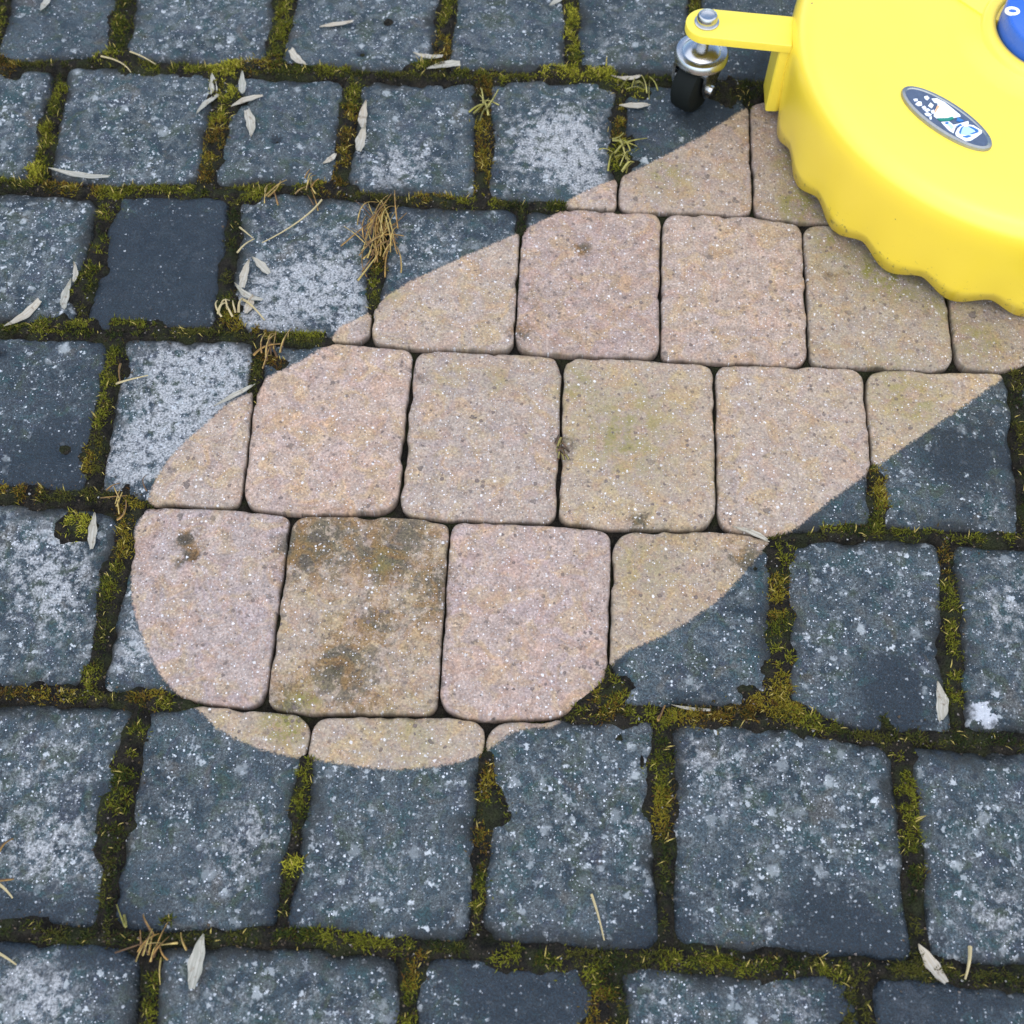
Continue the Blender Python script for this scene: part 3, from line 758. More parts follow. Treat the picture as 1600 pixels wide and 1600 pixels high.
def bed_z(Q):
    """height of the dirt and moss bed"""
    sdv = sdist(Q)
    x, y = Q[:, 0], Q[:, 1]
    washed = np.clip((sdv + .004) / .010, 0, 1)
    base = -.0038 * (1 - washed) - .0075 * washed + .0006 * fbm(x, y, 90, 3, 3)
    u, w = seg_field(Q)
    u = u * .78 * (1 + .42 * fbm(x, y, 75, 41, 3))
    H = np.clip(w * .36 * (1 + .7 * fbm(x, y, 55, 19, 2)), .0004, .0068)
    mound = -.0035 + (H + .0035) * np.clip(1 - u * u * .85, 0, 1) ** .8 + .0008 * fbm(x, y, 160, 8, 2)
    mound = mound - .007 * np.clip((sdv - .001) / .005, 0, 1)
    return np.where(u < 1.25, np.maximum(base, mound), base), u


x0, x1, y0, y1 = -.70, .52, -.88, .16
nx_, ny_ = 480, 410
gx, gy = np.meshgrid(np.linspace(x0, x1, nx_), np.linspace(y0, y1, ny_))
Q = np.c_[gx.ravel(), gy.ravel()]
bz, _u = bed_z(Q)
ii = (np.arange(ny_ - 1)[:, None] * nx_ + np.arange(nx_ - 1)[None]).ravel()
fl = np.stack([ii, ii + 1, ii + nx_ + 1, ii + nx_], 1).ravel()
so = link("joint_soil", mesh_np("joint_soil", np.c_[Q, bz], fl, np.full(len(ii), 4)), M_SOIL)
tag(so, "dark crumbly dirt filling the joints between the pavers", "soil", kind="stuff")

# blades: short curved shoots, two triangles each
bp = []; bt = []; bl = []
for a, b, hw, tone in SEG:
    L = np.hypot(*(b - a))
    area = (L + hw) * 2 * hw
    nb = int(area * (1.15e6 if tone != 'd' else .7e6)) + 20
    t = rng.uniform(-hw * .5 / max(L, 1e-4), 1 + hw * .5 / max(L, 1e-4), nb)
    d = b - a; nrm = np.array([-d[1], d[0]]) / max(L, 1e-6)
    off = np.clip(rng.normal(0, .56, nb), -1.9, 1.9) * hw
    p = a + t[:, None] * d + off[:, None] * nrm
    bp.append(p); bt.append(np.full(nb, 'gybd'.index(tone)))
bp = np.vstack(bp); bt = np.concatenate(bt)
bz, bu = bed_z(bp)
clump = fbm(bp[:, 0], bp[:, 1], 140, 77, 3)
stray = (bu >= 1.05) & (bu < 2.2)
bz = np.where(stray, np.maximum(bz, -.0004), bz)
keep = ((bu < 1.05) | (stray & (rng.uniform(0, 1, len(bp)) < .22))) & (clump + .5 * fbm(bp[:, 0], bp[:, 1], 38, 91, 2) > -.34)
keep &= (sdist(bp) < .004 + .004 * clump)
bp, bt, bz, clump = bp[keep], bt[keep], bz[keep], clump[keep]
nb = len(bp)
pal = np.array([TONES[c] for c in 'gybd'])           # 4 tones x 4 pigments
hue = fbm(bp[:, 0], bp[:, 1], 48, 55, 3) * .95 + .25 * clump + rng.normal(0, .35, nb)
pi_ = np.clip(((hue + 1.0) * 1.5), 0, 2.99)
i0 = pi_.astype(int); i1 = np.minimum(i0 + 1, 2); fr = (pi_ - i0)[:, None]
colr = pal[bt, i0] * (1 - fr) + pal[bt, i1] * fr
brown = rng.uniform(0, 1, nb) < .12 + .12 * (clump < -.2)
colr[brown] = pal[bt[brown], 3]
straw = rng.uniform(0, 1, nb) < .012
colr[straw] = (.34, .27, .10)
ang = rng.uniform(0, 2 * np.pi, nb); tilt = np.clip(rng.normal(.85, .38, nb), .1, 1.5)
ln = rng.uniform(.0016, .0044, nb) * (1 + .45 * clump); ln[straw] *= 1.8
ln *= np.where(bt == 1, 1.15, 1.0)
wd = rng.uniform(.00022, .00042, nb)
dr = np.c_[np.cos(ang), np.sin(ang)]; sdv = np.c_[-dr[:, 1], dr[:, 0]]
base = np.c_[bp, bz - .0006]
mid = base + np.c_[dr * (ln * .5 * np.sin(tilt * .7))[:, None], ln * .5 * np.cos(tilt * .7)]
tip = mid + np.c_[dr * (ln * .5 * np.sin(np.minimum(tilt * 1.35, 1.7)))[:, None], ln * .5 * np.cos(np.minimum(tilt * 1.35, 1.7))]
s3 = np.c_[sdv, np.zeros(nb)] * wd[:, None]
V = np.stack([base - s3 * .7, base + s3 * .7, mid + s3, mid - s3, tip], 1).reshape(-1, 3)
o5 = np.arange(nb) * 5
ff = np.stack([o5, o5 + 1, o5 + 2, o5 + 3, o5 + 3, o5 + 2, o5 + 4], 1).ravel()
me = mesh_np("moss", V, ff, np.tile([4, 3], nb), smooth=False)
cattr(me, "Col", np.repeat(colr * (1.08, 1.06, .80), 5, 0))
mo = link("moss", me, vcol_mat("moss_shoots"))
tag(mo, "olive and brown moss growing in the joints of the dirty paving", "moss", kind="stuff")

# crumbs of grit lying along the joints and on the dirty pavers
ng = 5200
si = rng.integers(0, len(SEG), ng)
gp = []
for j in si:
    a, b, hw, tone = SEG[j]
    t = rng.uniform(0, 1); d = b - a; nr = np.array([-d[1], d[0]]) / np.hypot(*d)
    gp.append(a + t * d + nr * rng.normal(0, 1.5) * hw)
gp = np.array(gp); 
gp = gp[sdist(gp) < -.002]
ng = len(gp)
gz = np.maximum(bed_z(gp)[0], -.0006)
rr = rng.uniform(.00025, .0009, ng) * rng.uniform(.6, 1.3, ng)
tet = np.array([(1, 1, 1), (-1, -1, 1), (-1, 1, -1), (1, -1, -1), (.2, -1.2, .3), (-.9, .1, .9)]) * .8
V = gp[:, None, :].repeat(6, 1); V = np.concatenate([V, np.zeros((ng, 6, 1))], 2); V[..., 2] = gz[:, None]
th = rng.uniform(0, 6.28, ng); c, s = np.cos(th)[:, None], np.sin(th)[:, None]
jt = tet[None] * rng.uniform(.6, 1.2, (ng, 6, 3))
V[..., 0] += rr[:, None] * (c * jt[..., 0] - s * jt[..., 1]); V[..., 1] += rr[:, None] * (s * jt[..., 0] + c * jt[..., 1]); V[..., 2] += rr[:, None] * jt[..., 2]
tri = np.array([(0, 2, 5), (0, 5, 1), (0, 1, 4), (0, 4, 3), (0, 3, 2), (2, 3, 1), (2, 1, 5), (1, 3, 4)])
ff = (np.arange(ng)[:, None, None] * 6 + tri[None]).ravel()
me = mesh_np("grit", V.reshape(-1, 3), ff, np.full(ng * 8, 3), smooth=False)
pc = np.array([(.05, .04, .03), (.10, .075, .05), (.16, .14, .12), (.30, .29, .27), (.07, .05, .02)])[rng.choice(5, ng, p=[.4, .25, .15, .06, .14])]
cattr(me, "Col", np.repeat(pc, 6, 0))
gr = link("grit", me, vcol_mat("grit_crumbs"))
tag(gr, "loose crumbs of soil and grit beside the mossy joints", "grit", kind="stuff")

# ------------------------------------------------------------------ fallen winged seeds
def seed_material():
    N = NT("dry_seed_wing"); b = N.b
    tc = N.n("ShaderNodeTexCoord").outputs["Object"]
    mp = N.n("ShaderNodeMapping"); N.l(tc, mp.inputs[0]); mp.inputs["Scale"].default_value = (60, 700, 60)
    r = N.n("ShaderNodeObjectInfo").outputs["Random"]
    st = N.noise(mp.outputs[0], 1.0, 4, .6)
    n = N.noise(N.pos(), 260, 3, .6)
    c = N.mix(r, (.25, .25, .20), (.36, .30, .21))
    c = N.mix(N.ramp(st, .38, .66, 0, .8), c, (.43, .41, .34))
    c = N.mix(N.ramp(n, .54, .74, 0, .75), c, (.16, .12, .075))
    N.l(c, b.inputs["Base Color"]); b.inputs["Roughness"].default_value = .6
    N.l(N.bump(st, .5, .0005), b.inputs["Normal"])
    return N.m


M_SEED = seed_material()


def ground_z(p):
    z = bed_z(np.array([p]))[0][0]
    return max(z, .0004)


def seed(p0, p1, wpx, label, lift=.0010):
    a = at(*p0); b = at(*p1)
    L = float(np.hypot(*(b - a))); W = wpx * mpp(*p0) * .5
    nu, nv = 15, 7
    twist = rng.uniform(-.55, .55); bend = rng.uniform(-.09, .11) * L; nick = rng.uniform(0, .55); curl = rng.uniform(.4, 2.6)
    V = []; Fc = []
    for side in (1, -1):
        for i in range(nu):
            t = i / (nu - 1)
            w = W * (min(1, (t / .45)) ** .8 if t < .45 else (1 - ((t - .45) / .55) ** 2.6 * (.85 - nick))) + W * .06
            for j in range(nv):
                s = j / (nv - 1) * 2 - 1
                y = s * w * (1 + .10 * math.sin(t * 17 + bend * 4000 + s * 2)) + bend * math.sin(math.pi * t)
                z = .0011 * s * s * (W / .004) + twist * y * (t - .3) + .0006 * math.exp(-(s * 4) ** 2) + .0014 * curl * (t - .5) ** 2 * 4 * (L / .03) + side * .00014
                xx = (t - .5) * L - (.10 * L * abs(s) ** 1.5 if i == nu - 1 else 0) * (1 if nick < .12 else -.2)
                V.append((xx, y, z))
    o = nu * nv
    for i in range(nu - 1):
        for j in range(nv - 1):
            q = (i * nv + j, (i + 1) * nv + j, (i + 1) * nv + j + 1, i * nv + j + 1)
            Fc.append(q); Fc.append(tuple(x + o for x in q[::-1]))
    rim = [i * nv for i in range(nu)] + [(nu - 1) * nv + j for j in range(1, nv)] + [i * nv + nv - 1 for i in range(nu - 2, -1, -1)] + [j for j in range(nv - 2, 0, -1)]
    for i in range(len(rim)):
        p, q = rim[i], rim[(i + 1) % len(rim)]
        Fc.append((q, p, p + o, q + o))
    m = MB(); m.add(V, Fc)
    ob = m.build("winged_seed", M_SEED, sharp=50)
    c = (a + b) / 2
    za, zb = ground_z(a), ground_z(b)
    ob.location = (c[0], c[1], (za + zb) / 2 + lift)
    ob.rotation_euler = (0, -math.atan2(zb - za, L), math.atan2(b[1] - a[1], b[0] - a[0]))
    tag(ob, label, "seed", "fallen winged seeds")


SEEDS = [
    ((65, 22), (82, -3), 10, "pale winged seed leaning at the top edge of the photo's top left paver"),
    ((333, 121), (335, 156), 11, "upright cream seed just left of the bright moss, below the top row"),
    ((380, 117), (381, 156), 11, "brownish seed lying right of the bright moss near the top left"),
    ((308, 181), (343, 153), 9, "slim tilted seed just left of the moss, below the upright cream seed"),
    ((362, 171), (411, 153), 11, "flat cream seed pointing away from the bright moss, above the lone upright one"),
    ((393, 218), (386, 176), 14, "whitish lone seed lying upright on the small dark paver near the top left"),
    ((80, 271), (173, 284), 11, "very long pale seed along the bottom edge of a wide paver"),
    ((480, 106), (455, 82), 12, "cream seed slanting over brown moss under the top row"),
    ((500, 48), (552, 39), 9, "greenish pale seed lying across the middle of a top row paver"),
    ((646, 88), (692, 95), 9, "upper of two cream seeds by the mossy joint at the top centre"),
    ((667, 112), (719, 104), 12, "lower of two cream seeds by the mossy joint at the top centre"),
    ((573, 164), (568, 206), 13, "upper of two brownish seeds lying end to end beside a mossy joint"),
    ((572, 200), (562, 243), 14, "lower of two brownish seeds lying end to end beside a mossy joint"),
    ((966, 172), (1016, 167), 12, "pale seed lying flat over the mossy joint left of the caster"),
    ((953, 129), (1002, 124), 7, "thin pale seed at the row joint left of the caster, above a wider one"),
    ((505, 259), (527, 244), 9, "short pale seed stuck to the lower right corner of a small dark paver"),
    ((118, 414), (119, 452), 8, "grey seed half buried in moss above a brighter seed at the left"),
    ((114, 440), (103, 491), 12, "cream seed pointing down from the mossy joint at the left"),
    ((10, 516), (64, 474), 13, "split pale seed lying slantwise by the left photo edge"),
    ((391, 409), (380, 453), 12, "cream seed standing upright left of the frosted white paver"),
    ((395, 405), (421, 431), 12, "cream seed slanting from the upright one towards the frosted paver"),
    ((368, 447), (411, 474), 10, "grey seed lying slantwise below the upright cream seed"),
    ((396, 464), (386, 493), 12, "short pale seed lying next to mossy straw left of the frosted paver"),
    ((150, 803), (145, 860), 13, "ivory seed hanging from the moss clump on the left paver"),
    ((1142, 827), (1201, 851), 8, "thin pale seed on the wash line by the yellowish half washed paver"),
    ((1462, 1067), (1466, 1131), 18, "plump beige seed beside the moss, near the white splash on the right"),
    ((321, 1461), (303, 1546), 23, "largest grey green seed, on the bottom left joint"),
    ((1431, 1477), (1474, 1537), 20, "grey brown seed lying in the dark joint at the bottom right"),
    ((1048, 1104), (1108, 1113), 5, "thin sliver of pale seed along the edge above the brown moss"),
    ((336, 641), (401, 606), 8, "thin pale splinter lying along the wash line by the crusted paver"),
    ((858, 14), (884, -2), 9, "pale seed at the top edge left of the bright green moss"),
]
for s in SEEDS: seed(*s)

# ------------------------------------------------------------------ straws and dried tufts
def strand_mat(name, cols):
    N = NT(name); b = N.b
    r = N.n("ShaderNodeNewGeometry").outputs["Random Per Island"]
    c = N.mix(N.ramp(r, .25, .45), cols[0], cols[1]); c = N.mix(N.ramp(r, .60, .80), c, cols[2])
    c = N.scl(c, N.ramp(N.noise(N.pos(), 240, 3, .6), .3, .7, .6, 1.25))
    N.l(c, b.inputs["Base Color"]); b.inputs["Roughness"].default_value = .6
    return N.m


M_STRAW = simple("dry_straw", (.42, .34, .17), .6, var=.3, scale=300)
M_TUFT = strand_mat("dry_grass", [(.11, .055, .018), (.30, .17, .035), (.40, .30, .085)])
M_YEL = strand_mat("yellowed_moss_stem", [(.12, .11, .02), (.24, .22, .035), (.36, .32, .09)])
M_BRWN = strand_mat("withered_weed", [(.05, .03, .015), (.12, .06, .03), (.20, .17, .04)])


def strand(m, pts, r, z0=.0012, arch=.002):
    P = at(*np.array(pts, float).T)
    t = np.linspace(0, 1, 10); s = np.linspace(0, 1, len(P))
    X = np.interp(t, s, P[:, 0]); Y = np.interp(t, s, P[:, 1])
    if len(P) == 3:      # smooth bend through the middle point
        X = (1 - t) ** 2 * P[0, 0] + 2 * t * (1 - t) * (2 * P[1, 0] - .5 * (P[0, 0] + P[2, 0])) + t * t * P[2, 0]
        Y = (1 - t) ** 2 * P[0, 1] + 2 * t * (1 - t) * (2 * P[1, 1] - .5 * (P[0, 1] + P[2, 1])) + t * t * P[2, 1]
    gz = np.maximum(bed_z(np.c_[X, Y])[0], .0002)
    gz = np.linspace(gz[0], gz[-1], 10) * .5 + gz.max() * .5
    Z = gz + z0 + arch * np.sin(np.pi * t)
    m.tube(np.c_[X, Y, Z], r * (1 - .55 * t), 5)


def straw(pts, r, label, mat=None, arch=.002):
    m = MB(); strand(m, pts, r, arch=arch)
    o = m.build("dry_straw", mat or M_STRAW)
    tag(o, label, "straw", "loose straws")


straw([(503, 314), (468, 350), (410, 381)], .0009, "long curved straw crossing a joint onto the frosted paver")
straw([(1514, 1480), (1511, 1505), (1506, 1531)], .0013, "short upright straw in the bottom right joint")
straw([(375, 357), (384, 366), (396, 374)], .0008, "tiny pale straw on the edge of the frosted paver, upper of two")
straw([(371, 397), (384, 386), (398, 375)], .0008, "tiny pale straw on the edge of the frosted paver, lower of two")
straw([(924, 1398), (934, 1430), (944, 1470)], .0009, "thin greyish straw on the lower middle paver", arch=.0008)
straw([(0, 1331), (10, 1320), (22, 1311)], .0010, "orange straw at the left photo edge, topmost of its fan", M_TUFT)
straw([(-6, 1376), (8, 1377), (23, 1374)], .0011, "horizontal orange straw at the left photo edge", M_TUFT)
straw([(-4, 1380), (10, 1390), (21, 1404)], .0011, "downward slanting straw at the left photo edge", M_STRAW)
straw([(-4, 1488), (12, 1497), (27, 1508)], .0010, "yellow straw slanting down at the left edge above the bottom row", M_STRAW)
straw([(182, 601), (205, 597), (232, 588)], .0009, "pale straw sticking out of the moss beside the crusted paver")
straw([(189, 570), (188, 585), (189, 600)], .0009, "short upright straw in the moss beside the crusted paver", M_TUFT)
straw([(380, 470), (395, 482), (414, 502)], .0011, "pale straight straw below the seeds left of the frosted paver")
straw([(1124, 1103), (1030, 1122), (1028, 1128)][1:] + [(1038, 1104)], .0013, "stubby yellow straw standing in moss right of the moss triangle", M_TUFT)
straw([(160, 94), (190, 105), (206, 117)], .0008, "fine pale straw lying on the moss of the topmost joint")
straw([(205, 86), (225, 96), (245, 105)], .0008, "fine straw beside the white flake at the topmost joint")
straw([(195, 1430), (198, 1450), (197, 1470)][:2] + [(183, 1414)], .0009, "short straw at the foot of the broad moss strip", M_YEL)


def tuft(name, label, cat, mats, centre, n, spread, length, r, seedn, dirs=None, arch=.006):
    rs = random.Random(seedn)
    m = MB()
    for k in range(n):
        a = rs.uniform(0, 360) if dirs is None else rs.gauss(*dirs)
        ln = length * rs.uniform(.45, 1.15)
        x = centre[0] + rs.gauss(0, spread[0]); y = centre[1] + rs.gauss(0, spread[1])
        dx, dy = math.cos(math.radians(a)) * ln, -math.sin(math.radians(a)) * ln * .9
        bx, by = rs.gauss(0, ln * .06), rs.gauss(0, ln * .06)
        f = rs.uniform(.1, .9)
        strand(m, [(x - dx * f, y - dy * f), (x + dx * (.5 - f) + bx, y + dy * (.5 - f) + by), (x + dx * (1 - f), y + dy * (1 - f))], r * rs.uniform(.7, 1.2), z0=rs.uniform(.0006, .005), arch=rs.uniform(0, arch))
    o = m.build(name, mats)
    tag(o, label, cat, "dried tufts of plant matter" if name == "dry_tuft" else None)


tuft("dry_tuft", "bushy tuft of orange dried grass in the joint beside the wash line", "dried grass", M_TUFT, (594, 365), 60, (13, 20), 60, .00065, 3, (76, 30), .008)
tuft("dry_tuft", "small fan of orange needles above the notched washed paver", "dried grass", M_TUFT, (428, 541), 10, (9, 7), 46, .0009, 5, (70, 38), .005)
tuft("dry_tuft", "loose tuft of curled straw at the bottom left joint", "dried grass", M_TUFT, (240, 1480), 16, (20, 13), 58, .00075, 8, (88, 48), .006)
tuft("dry_tuft", "sparse orange needles in the joint right of the long straw's top end", "dried grass", M_TUFT, (487, 298), 8, (12, 7), 34, .0008, 9, (75, 30), .004)
tuft("dry_tuft", "crossed brown needles on the joint above the frosted paver", "dried grass", M_TUFT, (427, 303), 5, (7, 6), 40, .0008, 10, (90, 38), .003)
tuft("dry_tuft", "yellowed moss stems sprawling over the joint left of the caster", "moss sprig", M_YEL, (972, 248), 16, (10, 14), 36, .0008, 11, (60, 60), .007)
tuft("dry_tuft", "yellow forked moss sprig in a brown mossy joint", "moss sprig", M_YEL, (757, 172), 8, (6, 8), 40, .0009, 12, (85, 45), .006)
tuft("dry_tuft", "short stiff straws by the seeds left of the frosted paver", "dried grass", M_STRAW, (360, 482), 7, (10, 6), 28, .0010, 13, (80, 35), .006)
tuft("dry_tuft", "pale moss stems at the joint's end just left of the caster wheel", "moss sprig", M_YEL, (1000, 140), 8, (14, 6), 32, .0007, 14, (40, 40), .005)
tuft("dry_tuft", "brown needles scattered over the joint left of the curved washed corner", "dried grass", M_TUFT, (196, 786), 8, (16, 8), 38, .0007, 15, (60, 50), .004)
tuft("weed_sprig", "tiny withered weed in the thin joint between two washed pavers", "weed", M_BRWN, (874, 706), 16, (3, 9), 24, .0010, 16, (100, 55), .006)

# ------------------------------------------------------------------ the yellow surface cleaner
MC = np.array([.367, -.040])
def yellow():
    N = NT("yellow_plastic"); b = N.b; P = N.pos()
    n = N.noise(P, 30, 4, .6); f = N.noise(P, 260, 4, .7)
    c = N.mix(N.ramp(n, .3, .7, 0, .5), (.96, .70, .040), (.93, .67, .044))
    c = N.mix(N.ramp(f, .74, .82, 0, .55), c, (.38, .30, .08))
    zz = N.n("ShaderNodeSeparateXYZ"); N.l(P, zz.inputs[0])
    low = N.ramp(zz.outputs[2], .004, .045, 1.0, 0.0)
    mud = N.ramp(N.math('ADD', N.noise(P, 170, 5, .75), N.math('MULTIPLY', low, .13)), .66, .78, 0, .75)
    c = N.mix(mud, c, (.17, .13, .05))
    v = N.voro(P, 120); vs = N.sep(v.outputs["Color"])
    dot = N.math('MULTIPLY', N.math('LESS_THAN', vs[0], .035), N.ramp(N.math('SUBTRACT', N.math('MULTIPLY', vs[1], .16), v.outputs["Distance"]), 0, .04))
    c = N.mix(N.math('MULTIPLY', dot, .8), c, (.12, .09, .03))
    N.l(c, b.inputs["Base Color"])
    N.put(b.inputs["Roughness"], N.ramp(n, .3, .7, .34, .40))
    b.inputs["Specular IOR Level"].default_value = .6
    b.inputs["Coat Weight"].default_value = 1.0; b.inputs["Coat Roughness"].default_value = .30
    return N.m


M_YELLOW = yellow()
M_YPAINT = simple("yellow_painted_steel", (.86, .67, .06), .38, var=.08, scale=90, coat=.3)
M_CHROME = simple("zinc_plated_steel", (.50, .51, .51), .25, metal=1.0, var=.12, scale=120)
M_RUBBER = simple("black_rubber", (.006, .008, .007), .75, spec=.15, var=.3, scale=200, bump=.3)
M_BLUE = simple("blue_plastic", (.03, .13, .55), .3, var=.1, scale=60, spec=.5)
M_GREY = simple("dark_badge_plate", (.085, .115, .17), .55, var=.35, scale=300, spec=.15)
M_WHITE = simple("white_print", (.82, .84, .86), .4, var=.06, scale=300, spec=.15)
M_GREEN = simple("green_print", (.03, .22, .16), .4, var=.1, spec=.15)
M_ORANGE = simple("orange_print", (.85, .42, .22), .4, var=.1, spec=.15)
M_CYAN = simple("pale_blue_print", (.45, .70, .84), .4, var=.1, spec=.15)
M_NAVY = simple("blue_print", (.05, .18, .42), .4, var=.1, spec=.15)
M_BRISTLE = simple("black_brush", (.015, .015, .014), .8, var=.3, scale=300)

root = bpy.data.objects.new("surface_cleaner", None); COL.objects.link(root)
root.location = (MC[0], MC[1], 0)
tag(root, "round yellow pressure washer surface cleaner with a scalloped skirt, standing on the paving", "surface cleaner")


def lp(x, y, z=0): return (x - MC[0], y - MC[1], z)      # world -> machine-local


# housing: turned shell with a scalloped hem
prof = [(.1965, .0), (.1975, .016), (.1982, .04), (.1985, .066), (.1982, .076), (.1968, .084), (.1935, .0905), (.1885, .0945), (.182, .0962), (.160, .0972), (.120, .0982), (.080, .0990), (.0585, .0993),
        (.0575, .1005), (.0565, .1030), (.0550, .1045), (.0500, .1050), (.0470, .1040), (.0460, .0990)]
inner = [(.0450, .096), (.150, .094), (.188, .089), (.1945, .078), (.1945, .04), (.1930, .0)]
nA = 368
hm = MB(); V = []; Fc = []
full = prof + inner
for i, (r, z) in enumerate(full):
    for k in range(nA):
        a = 2 * math.pi * k / nA
        w = .5 - .5 * math.cos(23 * (a - math.radians(-166.2)))
        hem = .0145 - .0100 * w ** .75
        zz = hem + (z - 0) * (1 - hem / .05) if z < .05 else z
        rr = r + (.0022 * w - .0011) * max(0, 1 - z / .03)
        V.append((rr * math.cos(a), rr * math.sin(a), zz))
for i in range(len(full)):
    if i == len(full) - 1: j = 0
    else: j = i + 1
    for k in range(nA):
        k2 = (k + 1) % nA
        Fc.append((i * nA + k, i * nA + k2, j * nA + k2, j * nA + k))
hm.add(V, Fc)
hm.build("housing", M_YELLOW, root, sharp=None)
# moulded pad beside the hub
e0 = np.array([.29426, -.0017]); e1 = np.array([.3145, -.0245])
padpoly = [e1, np.array([.367, -.046]), np.array([.42, -.02]), np.array([.43, .10]), np.array([.33, .12]), np.array([.27, .060]), np.array([.262, .030])]
pm = MB()
poly = np.array(padpoly)[::1]
area = np.sum(poly[:, 0] * np.roll(poly[:, 1], -1) - np.roll(poly[:, 0], -1) * poly[:, 1])
poly = poly if area > 0 else poly[::-1]
poly = rounded_outline(poly, [.006] * len(poly), 120)
pm.prism([lp(*p)[:2] for p in poly], .094, .1012, .0016)
pm.build("moulded_pad", M_YELLOW, root)
# blue cap
cm = MB()
cm.lathe([(.0445, .0985), (.0442, .1140), (.0436, .1172), (.0424, .1190), (.0408, .1197), (.002, .1200)], (0, 0, 0), 72)
cap = cm.build("hub_cap", M_BLUE, root)
# the 0 on the cap
zc = at(1582, 17, .1200) - MC
zm = MB()
vv = []; fc = []
nn = 40
ax = np.array([.0056, .0046])
for z in (.1190, .1202):
    for s in (1.0, .56):
        for k in range(nn):
            a = 2 * math.pi * k / nn
            kx = ax[0] * (1.0 if s == 1 else .56); ky = ax[1] * (1.0 if s == 1 else .42)
            vv.append((zc[0] + kx * math.cos(a), zc[1] + ky * math.sin(a), z))
for k in range(nn):
    k2 = (k + 1) % nn
    fc += [(2 * nn + k, 2 * nn + k2, 3 * nn + k2, 3 * nn + k)[::-1], (k, k2, 2 * nn + k2, 2 * nn + k), (nn + k2, nn + k, 3 * nn + k, 3 * nn + k2)]
zm.add(vv, fc)
zm.build("zero_mark", M_WHITE, cap)
# rotating brush ring inside the skirt
bm_ = MB()
bm_.lathe([(.186, .020), (.190, .055), (.180, .058), (.176, .022)], (0, 0, 0), 120, cap=False)
bm_.build("brush_ring", M_BRISTLE, root)
# badge
bc = at(1478, 186, .0985); bA = at(1411, 139, .0985); bB = at(1547, 233, .0985)
ba = math.atan2(bB[1] - bA[1], bB[0] - bA[0]); bl = float(np.hypot(*(bB - bA))) / 2; bw = .0150
bc = (bA + bB) / 2
ca, sa = math.cos(ba), math.sin(ba)


def ell(s, z, n=72): return [(bc[0] - MC[0] + ca * bl * s[0] * math.cos(t) - sa * bw * s[1] * math.sin(t), bc[1] - MC[1] + sa * bl * s[0] * math.cos(t) + ca * bw * s[1] * math.sin(t), z) for t in np.linspace(0, 2 * math.pi, n, endpoint=False)]


m = MB()
rings = [ell((1, 1), .096), ell((1, 1), .0990), ell((.985, .965), .1002), ell((.93, .83), .1006), ell((.905, .78), .0998)]
n = 72
V = sum(rings, []); Fc = [(i * n + k, i * n + (k + 1) % n, (i + 1) * n + (k + 1) % n, (i + 1) * n + k) for i in range(len(rings) - 1) for k in range(n)]
m.add(V, Fc)
rimo = m.build("badge", simple("dull_chrome", (.34, .35, .33), .3, metal=.9, var=.25, scale=200), root)
m = MB(); m.prism([p[:2] for p in ell((.915, .80), 0)], .0965, .0999)
m.build("badge_plate", M_GREY, rimo)


def crop(pts, z=.1003): return [tuple(p) for p in (at(1400 + np.array(pts, float)[:, 0] / 10, 125 + np.array(pts, float)[:, 1] / 10, z) - MC)]


def flat(m, pts, z0, z1):
    P = np.array(crop(pts))
    a = np.sum(P[:, 0] * np.roll(P[:, 1], -1) - np.roll(P[:, 0], -1) * P[:, 1])
    if a < 0: P = P[::-1]
    m.prism([tuple(p) for p in P], z0, z1)


wm = MB()
for q in ([(270, 295), (335, 290), (340, 325), (290, 330)], [(300, 375), (350, 330), (400, 340), (410, 395), (350, 405)], [(440, 255), (490, 245), (525, 280), (490, 315), (450, 290)], [(400, 420), (450, 400), (480, 440), (430, 460)],
          [(500, 400), (540, 350), (590, 390), (560, 440)], [(440, 465), (500, 440), (540, 470), (480, 500)], [(445, 520), (500, 505), (560, 540), (520, 570), (470, 550)], [(520, 585), (555, 560), (560, 610), (530, 615)], [(545, 480), (590, 460), (600, 520), (560, 520)],
          [(555, 290), (640, 285), (760, 345), (860, 425), (1000, 540), (1010, 570), (900, 592), (640, 600), (590, 560), (600, 480), (650, 400), (650, 360), (600, 350)],
          [(705, 655), (830, 645), (900, 700), (1130, 640), (1140, 680), (1060, 700), (930, 740), (900, 830), (820, 780)]):
    flat(wm, q, .0995, .1003)
# the outlined round letter
outer = [(925, 830), (960, 760), (1010, 715), (1100, 690), (1210, 705), (1345, 790), (1345, 825), (1260, 890), (1170, 945), (1090, 955), (990, 900), (940, 870)]
flat(wm, outer, .0995, .1003)
wm.build("badge_lettering", M_WHITE, rimo)
gm_ = MB(); flat(gm_, [(640, 602), (800, 598), (880, 575), (905, 605), (830, 640), (690, 640)], .0996, .1006); gm_.build("badge_stripe", M_GREEN, rimo)
om = MB(); flat(om, [(640, 405), (690, 400), (655, 450), (610, 520), (600, 500)], .0996, .1006); om.build("badge_flame", M_ORANGE, rimo)
cy = MB(); flat(cy, [(1000, 850), (1010, 780), (1060, 735), (1120, 730), (1230, 790), (1190, 850), (1120, 860)], .0996, .1006); flat(cy, [(780, 670), (860, 690), (900, 740), (870, 770)], .0996, .1006); cy.build("badge_letter_fill", M_CYAN, rimo)
nv_ = MB()
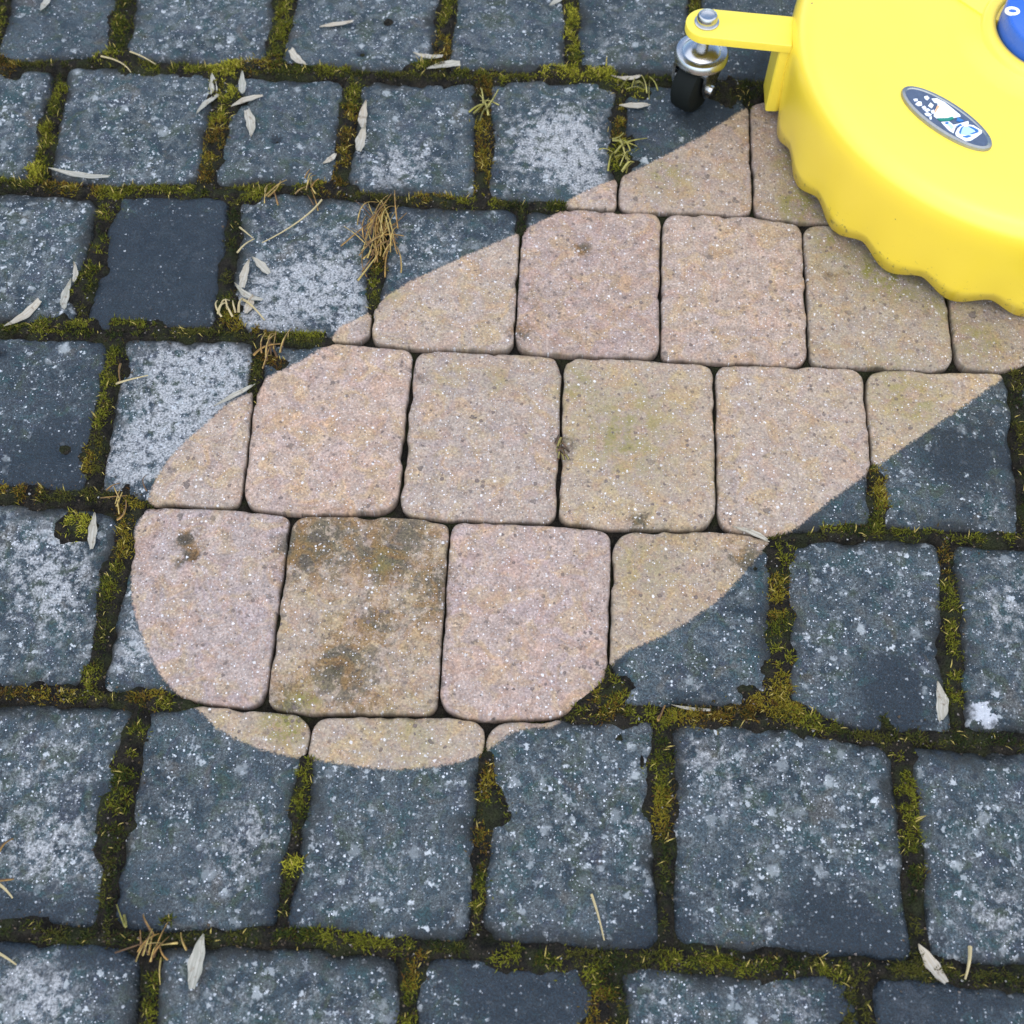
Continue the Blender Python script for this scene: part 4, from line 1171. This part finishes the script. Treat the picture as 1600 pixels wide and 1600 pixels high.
for q in ([(1130, 730), (1180, 735), (1290, 790), (1250, 805)], [(1150, 850), (1270, 800), (1290, 815), (1190, 850)], [(1040, 890), (1130, 870), (1180, 880), (1110, 905)], [(985, 820), (1010, 755), (1060, 720), (1030, 770), (1005, 850)], [(930, 740), (1000, 690), (1030, 715), (960, 730)], [(770, 665), (820, 665), (815, 690), (775, 690)], [(960, 590), (1060, 640), (1010, 655), (940, 640)]):
    flat(nv_, q, .0997, .1009)
nv_.build("badge_letter_lines", M_NAVY, rimo)

# caster arm: flat bar with a rounded end, welded to a plate on the housing
AX0, AX1, AY = at(1104, 36, .080)[0], .1710, at(1104, 36, .080)[1]
half = .0165
arm = []
ang_a = math.atan2(at(1247, 50, .080)[1] - AY, AX1 - AX0)
for t in np.linspace(math.pi / 2, 3 * math.pi / 2, 24): arm.append((half * math.cos(t), half * math.sin(t)))
arm += [(AX1 - AX0, -half), (AX1 - AX0, half)]
Ra = np.array([[math.cos(ang_a), -math.sin(ang_a)], [math.sin(ang_a), math.cos(ang_a)]])
armw = [tuple((Ra @ np.array(p)) + np.array([AX0, AY]) - MC) for p in arm]
m = MB(); m.prism(armw, .0735, .0805, .0012)
armo = m.build("caster_arm", M_YPAINT, root)
yb = AY + math.sin(ang_a) * (AX1 - AX0)
m = MB()
m.prism([lp(*p)[:2] for p in rounded_outline(np.array([(.1605, yb - half + .002), (.1715, yb - half + .002), (.1715, yb + half), (.1605, yb + half)]), [.0015] * 4, 40)], .010, .0730, .001)
m.build("arm_plate", M_YPAINT, root)
# bolt with a domed nut and washer on top of the arm
m = MB()
c = (AX0 - MC[0], AY - MC[1], 0)
m.lathe([(.0098, .0806), (.0098, .0818), (.0088, .0822)], c, 32)
m.lathe([(.0078, .0820), (.0084, .0840), (.0082, .0862), (.0072, .0882), (.0062, .0886), (.0057, .0874), (.0030, .0870), (.0004, .0870)], c, 32)
m.build("bolt", M_CHROME, armo)
# swivel caster: bearing, fork, wheel
m = MB()
m.lathe([(.0050, .0560), (.0050, .0734)], c, 24)
m.lathe([(.0200, .0440), (.0222, .0465), (.0222, .0500), (.0205, .0525), (.0170, .0532), (.0155, .0528), (.0120, .0555), (.0080, .0562), (.0050, .0562)], c, 48)
sw = m.build("swivel_bearing", M_CHROME, root)
TW = Matrix.Rotation(math.radians(58), 3, 'Z')          # the caster is swivelled on its pivot
PIV = Vector((float(AX0 - MC[0]), float(AY - MC[1]), 0))
wr = .0235


def turned(m, x0=0):
    m.v = [tuple(PIV + TW @ Vector(v)) for v in m.v]
    return m


poly = [(-.0165, .0425), (.0150, .0425), (.0135, .036), (.0045, .0260), (.0010, .0180), (-.006, .0155), (-.0125, .0185), (-.0165, .0290)]
m = MB()
for yo in (-.0145, .0145):
    t = .0012; n = len(poly)
    V = [(p[0], yo + s_ * t, p[1]) for s_ in (-1, 1) for p in poly]
    m.add(V, [tuple(range(n)), tuple(range(n, 2 * n))[::-1]] + [(i, i + n, (i + 1) % n + n, (i + 1) % n) for i in range(n)])
m.prism([(-.0165, -.0155), (.0138, -.0155), (.0138, .0155), (-.0165, .0155)], .0422, .0442)
turned(m).build("fork", M_CHROME, root, sharp=30)
cc = (-.0060, 0, wr)
m = MB()
m.lathe([(.0045, -.0105), (wr - .004, -.0105), (wr - .001, -.0085), (wr, -.005), (wr, .005), (wr - .001, .0085), (wr - .004, .0105), (.0045, .0105)], cc, 56, axis='Y')
turned(m).build("wheel", M_RUBBER, root)
m = MB(); m.lathe([(.0036, -.0185), (.0042, -.0175), (.0042, .0175), (.0036, .0185)], cc, 20, axis='Y'); turned(m).build("axle_bolt", M_CHROME, root)
